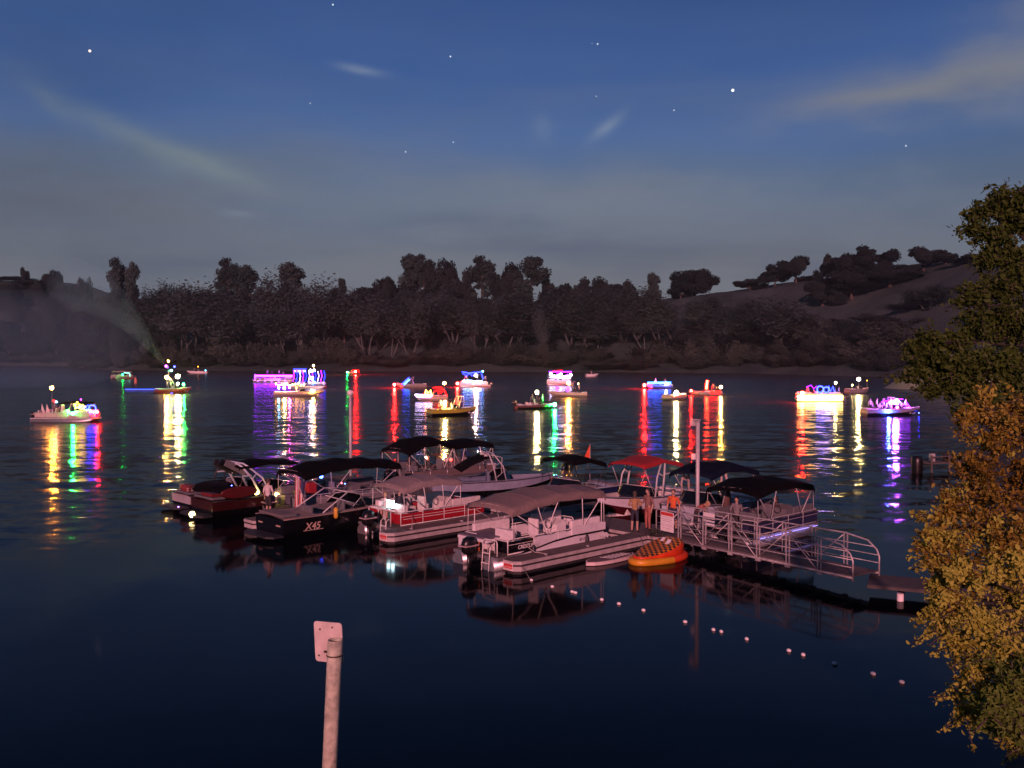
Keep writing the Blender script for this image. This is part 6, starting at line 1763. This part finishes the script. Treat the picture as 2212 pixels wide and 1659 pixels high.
# gold-lit tree close by, reaching down to the water
B2 = (9.4, 14.2, float(ground(9.4, 14.2)))
lob = []
for px, py, Y, rx, rz, n in ((2150, 950, 13.6, .48, .46, 26), (2200, 900, 14.0, .6, .6, 30), (2110, 1010, 13.4, .34, .30, 18), (2135, 1080, 13.2, .50, .36, 26), (2060, 1085, 13.2, .22, .26, 12), (2030, 1105, 13.2, .13, .20, 7), (2150, 1160, 12.8, .62, .40, 32), (2050, 1165, 13.0, .34, .16, 15), (2010, 1150, 13.0, .18, .07, 7), (2000, 1185, 13.0, .17, .06, 7), (2020, 1215, 13.0, .2, .09, 9), (2090, 1235, 12.7, .46, .26, 24),
                             (2030, 1265, 12.9, .22, .08, 9), (2190, 1270, 13.2, .6, .55, 32), (2060, 1300, 12.8, .34, .14, 14), (2015, 1300, 12.9, .15, .10, 7), (2110, 1330, 12.6, .44, .24, 24), (2035, 1345, 12.8, .22, .10, 9), (2070, 1390, 12.8, .28, .16, 14), (2160, 1400, 12.6, .5, .34, 28), (2110, 1440, 12.6, .34, .20, 17), (2195, 1480, 12.6, .46, .36, 26), (2140, 1505, 12.7, .30, .14, 13), (2070, 1500, 12.9, .16, .06, 7), (2090, 1535, 12.9, .2, .07, 8),
                             (2160, 1565, 12.8, .36, .13, 13), (2205, 1600, 12.8, .40, .16, 14), (2205, 1060, 13.6, .5, .6, 28), (2260, 1250, 13.6, .9, 1.5, 40), (2085, 900, 13.8, .12, .28, 7), (2120, 880, 13.8, .2, .2, 9)):
    lob.append((rel(px, py, Y, B2), (rx, rx * 1.1, rz), n))
leafy_tree('gold_lit_tree', 'tree close by on the right bank with golden light painted into its leaves', B2, [(0, 0, -.3), (-.15, -.1, 1.6), (-.35, -.2, 3.2), (-.5, -.3, 4.6), (-.6, -.2, 5.6)], .17, lob, .034, [(lambda z: z > 5.6, LF_RUST_LIT), (lambda z: z <= 5.6, LF_GOLD_LIT)], 5, .42, 56)  # leaf colours split by height to imitate lamp light from below
# taller dark green tree behind it
B1 = (14.6, 24.0, float(ground(14.6, 24.0)))
lob = []
for px, py, Y, rx, rz, n in ((2165, 435, 24, .36, .34, 22), (2120, 455, 24, .30, .24, 15), (2195, 470, 24, .42, .4, 24), (2105, 495, 24, .26, .16, 10), (2150, 510, 24, .42, .3, 20), (2195, 560, 24, .6, .5, 30), (2135, 560, 24, .26, .3, 11), (2160, 620, 24, .6, .4, 26), (2100, 640, 23.5, .36, .36, 16), (2185, 690, 23.5, .8, .6, 40), (2110, 700, 23.5, .5, .4, 22), (2060, 740, 23.5, .5, .3, 20), (2005, 735, 23, .34, .2, 12), (1975, 750, 23, .2, .16, 7), (2030, 785, 23, .55, .26, 20),
                             (1985, 800, 23, .34, .18, 11), (2090, 790, 23, .6, .4, 26), (2160, 800, 23, .9, .6, 40), (2060, 835, 23, .5, .18, 14), (2015, 840, 23, .3, .1, 8), (2130, 860, 22.5, .7, .4, 26), (2230, 620, 24, 1.1, 1.5, 44), (2230, 820, 24, 1.1, 1.1, 44), (2210, 425, 24, .3, .22, 12)):
    lob.append((rel(px, py, Y, B1), (rx, rx, rz), n))
leafy_tree('dark_green_tree', 'tall dark green tree rising behind the gold-lit tree at the right edge', B1, [(0, 0, -.3), (-.3, .1, 2.5), (-.6, 0, 5), (-.9, 0, 7.2), (-1.2, 0, 9.0)], .26, lob, .062, LF_GREEN, 6, .6, 54)
# low green bush under the gold-lit tree
B3 = (9.2, 13.0, float(ground(9.2, 13.0)))
lob = [(rel(px, py, Y, B3), (rx, rx, rz), n) for px, py, Y, rx, rz, n in ((2190, 1480, 11.8, .42, .3, 26), (2150, 1530, 11.8, .3, .2, 16), (2200, 1560, 11.8, .4, .22, 22), (2250, 1500, 12, .6, .5, 30))]
leafy_tree('green_bush', 'green bush below the gold-lit tree at the lower right', B3, [(0, 0, -.2), (-.2, -.1, .5), (-.4, -.2, 1.2)], .06, lob, .036, LF_LOW, 9, .4, 50, 'bush')
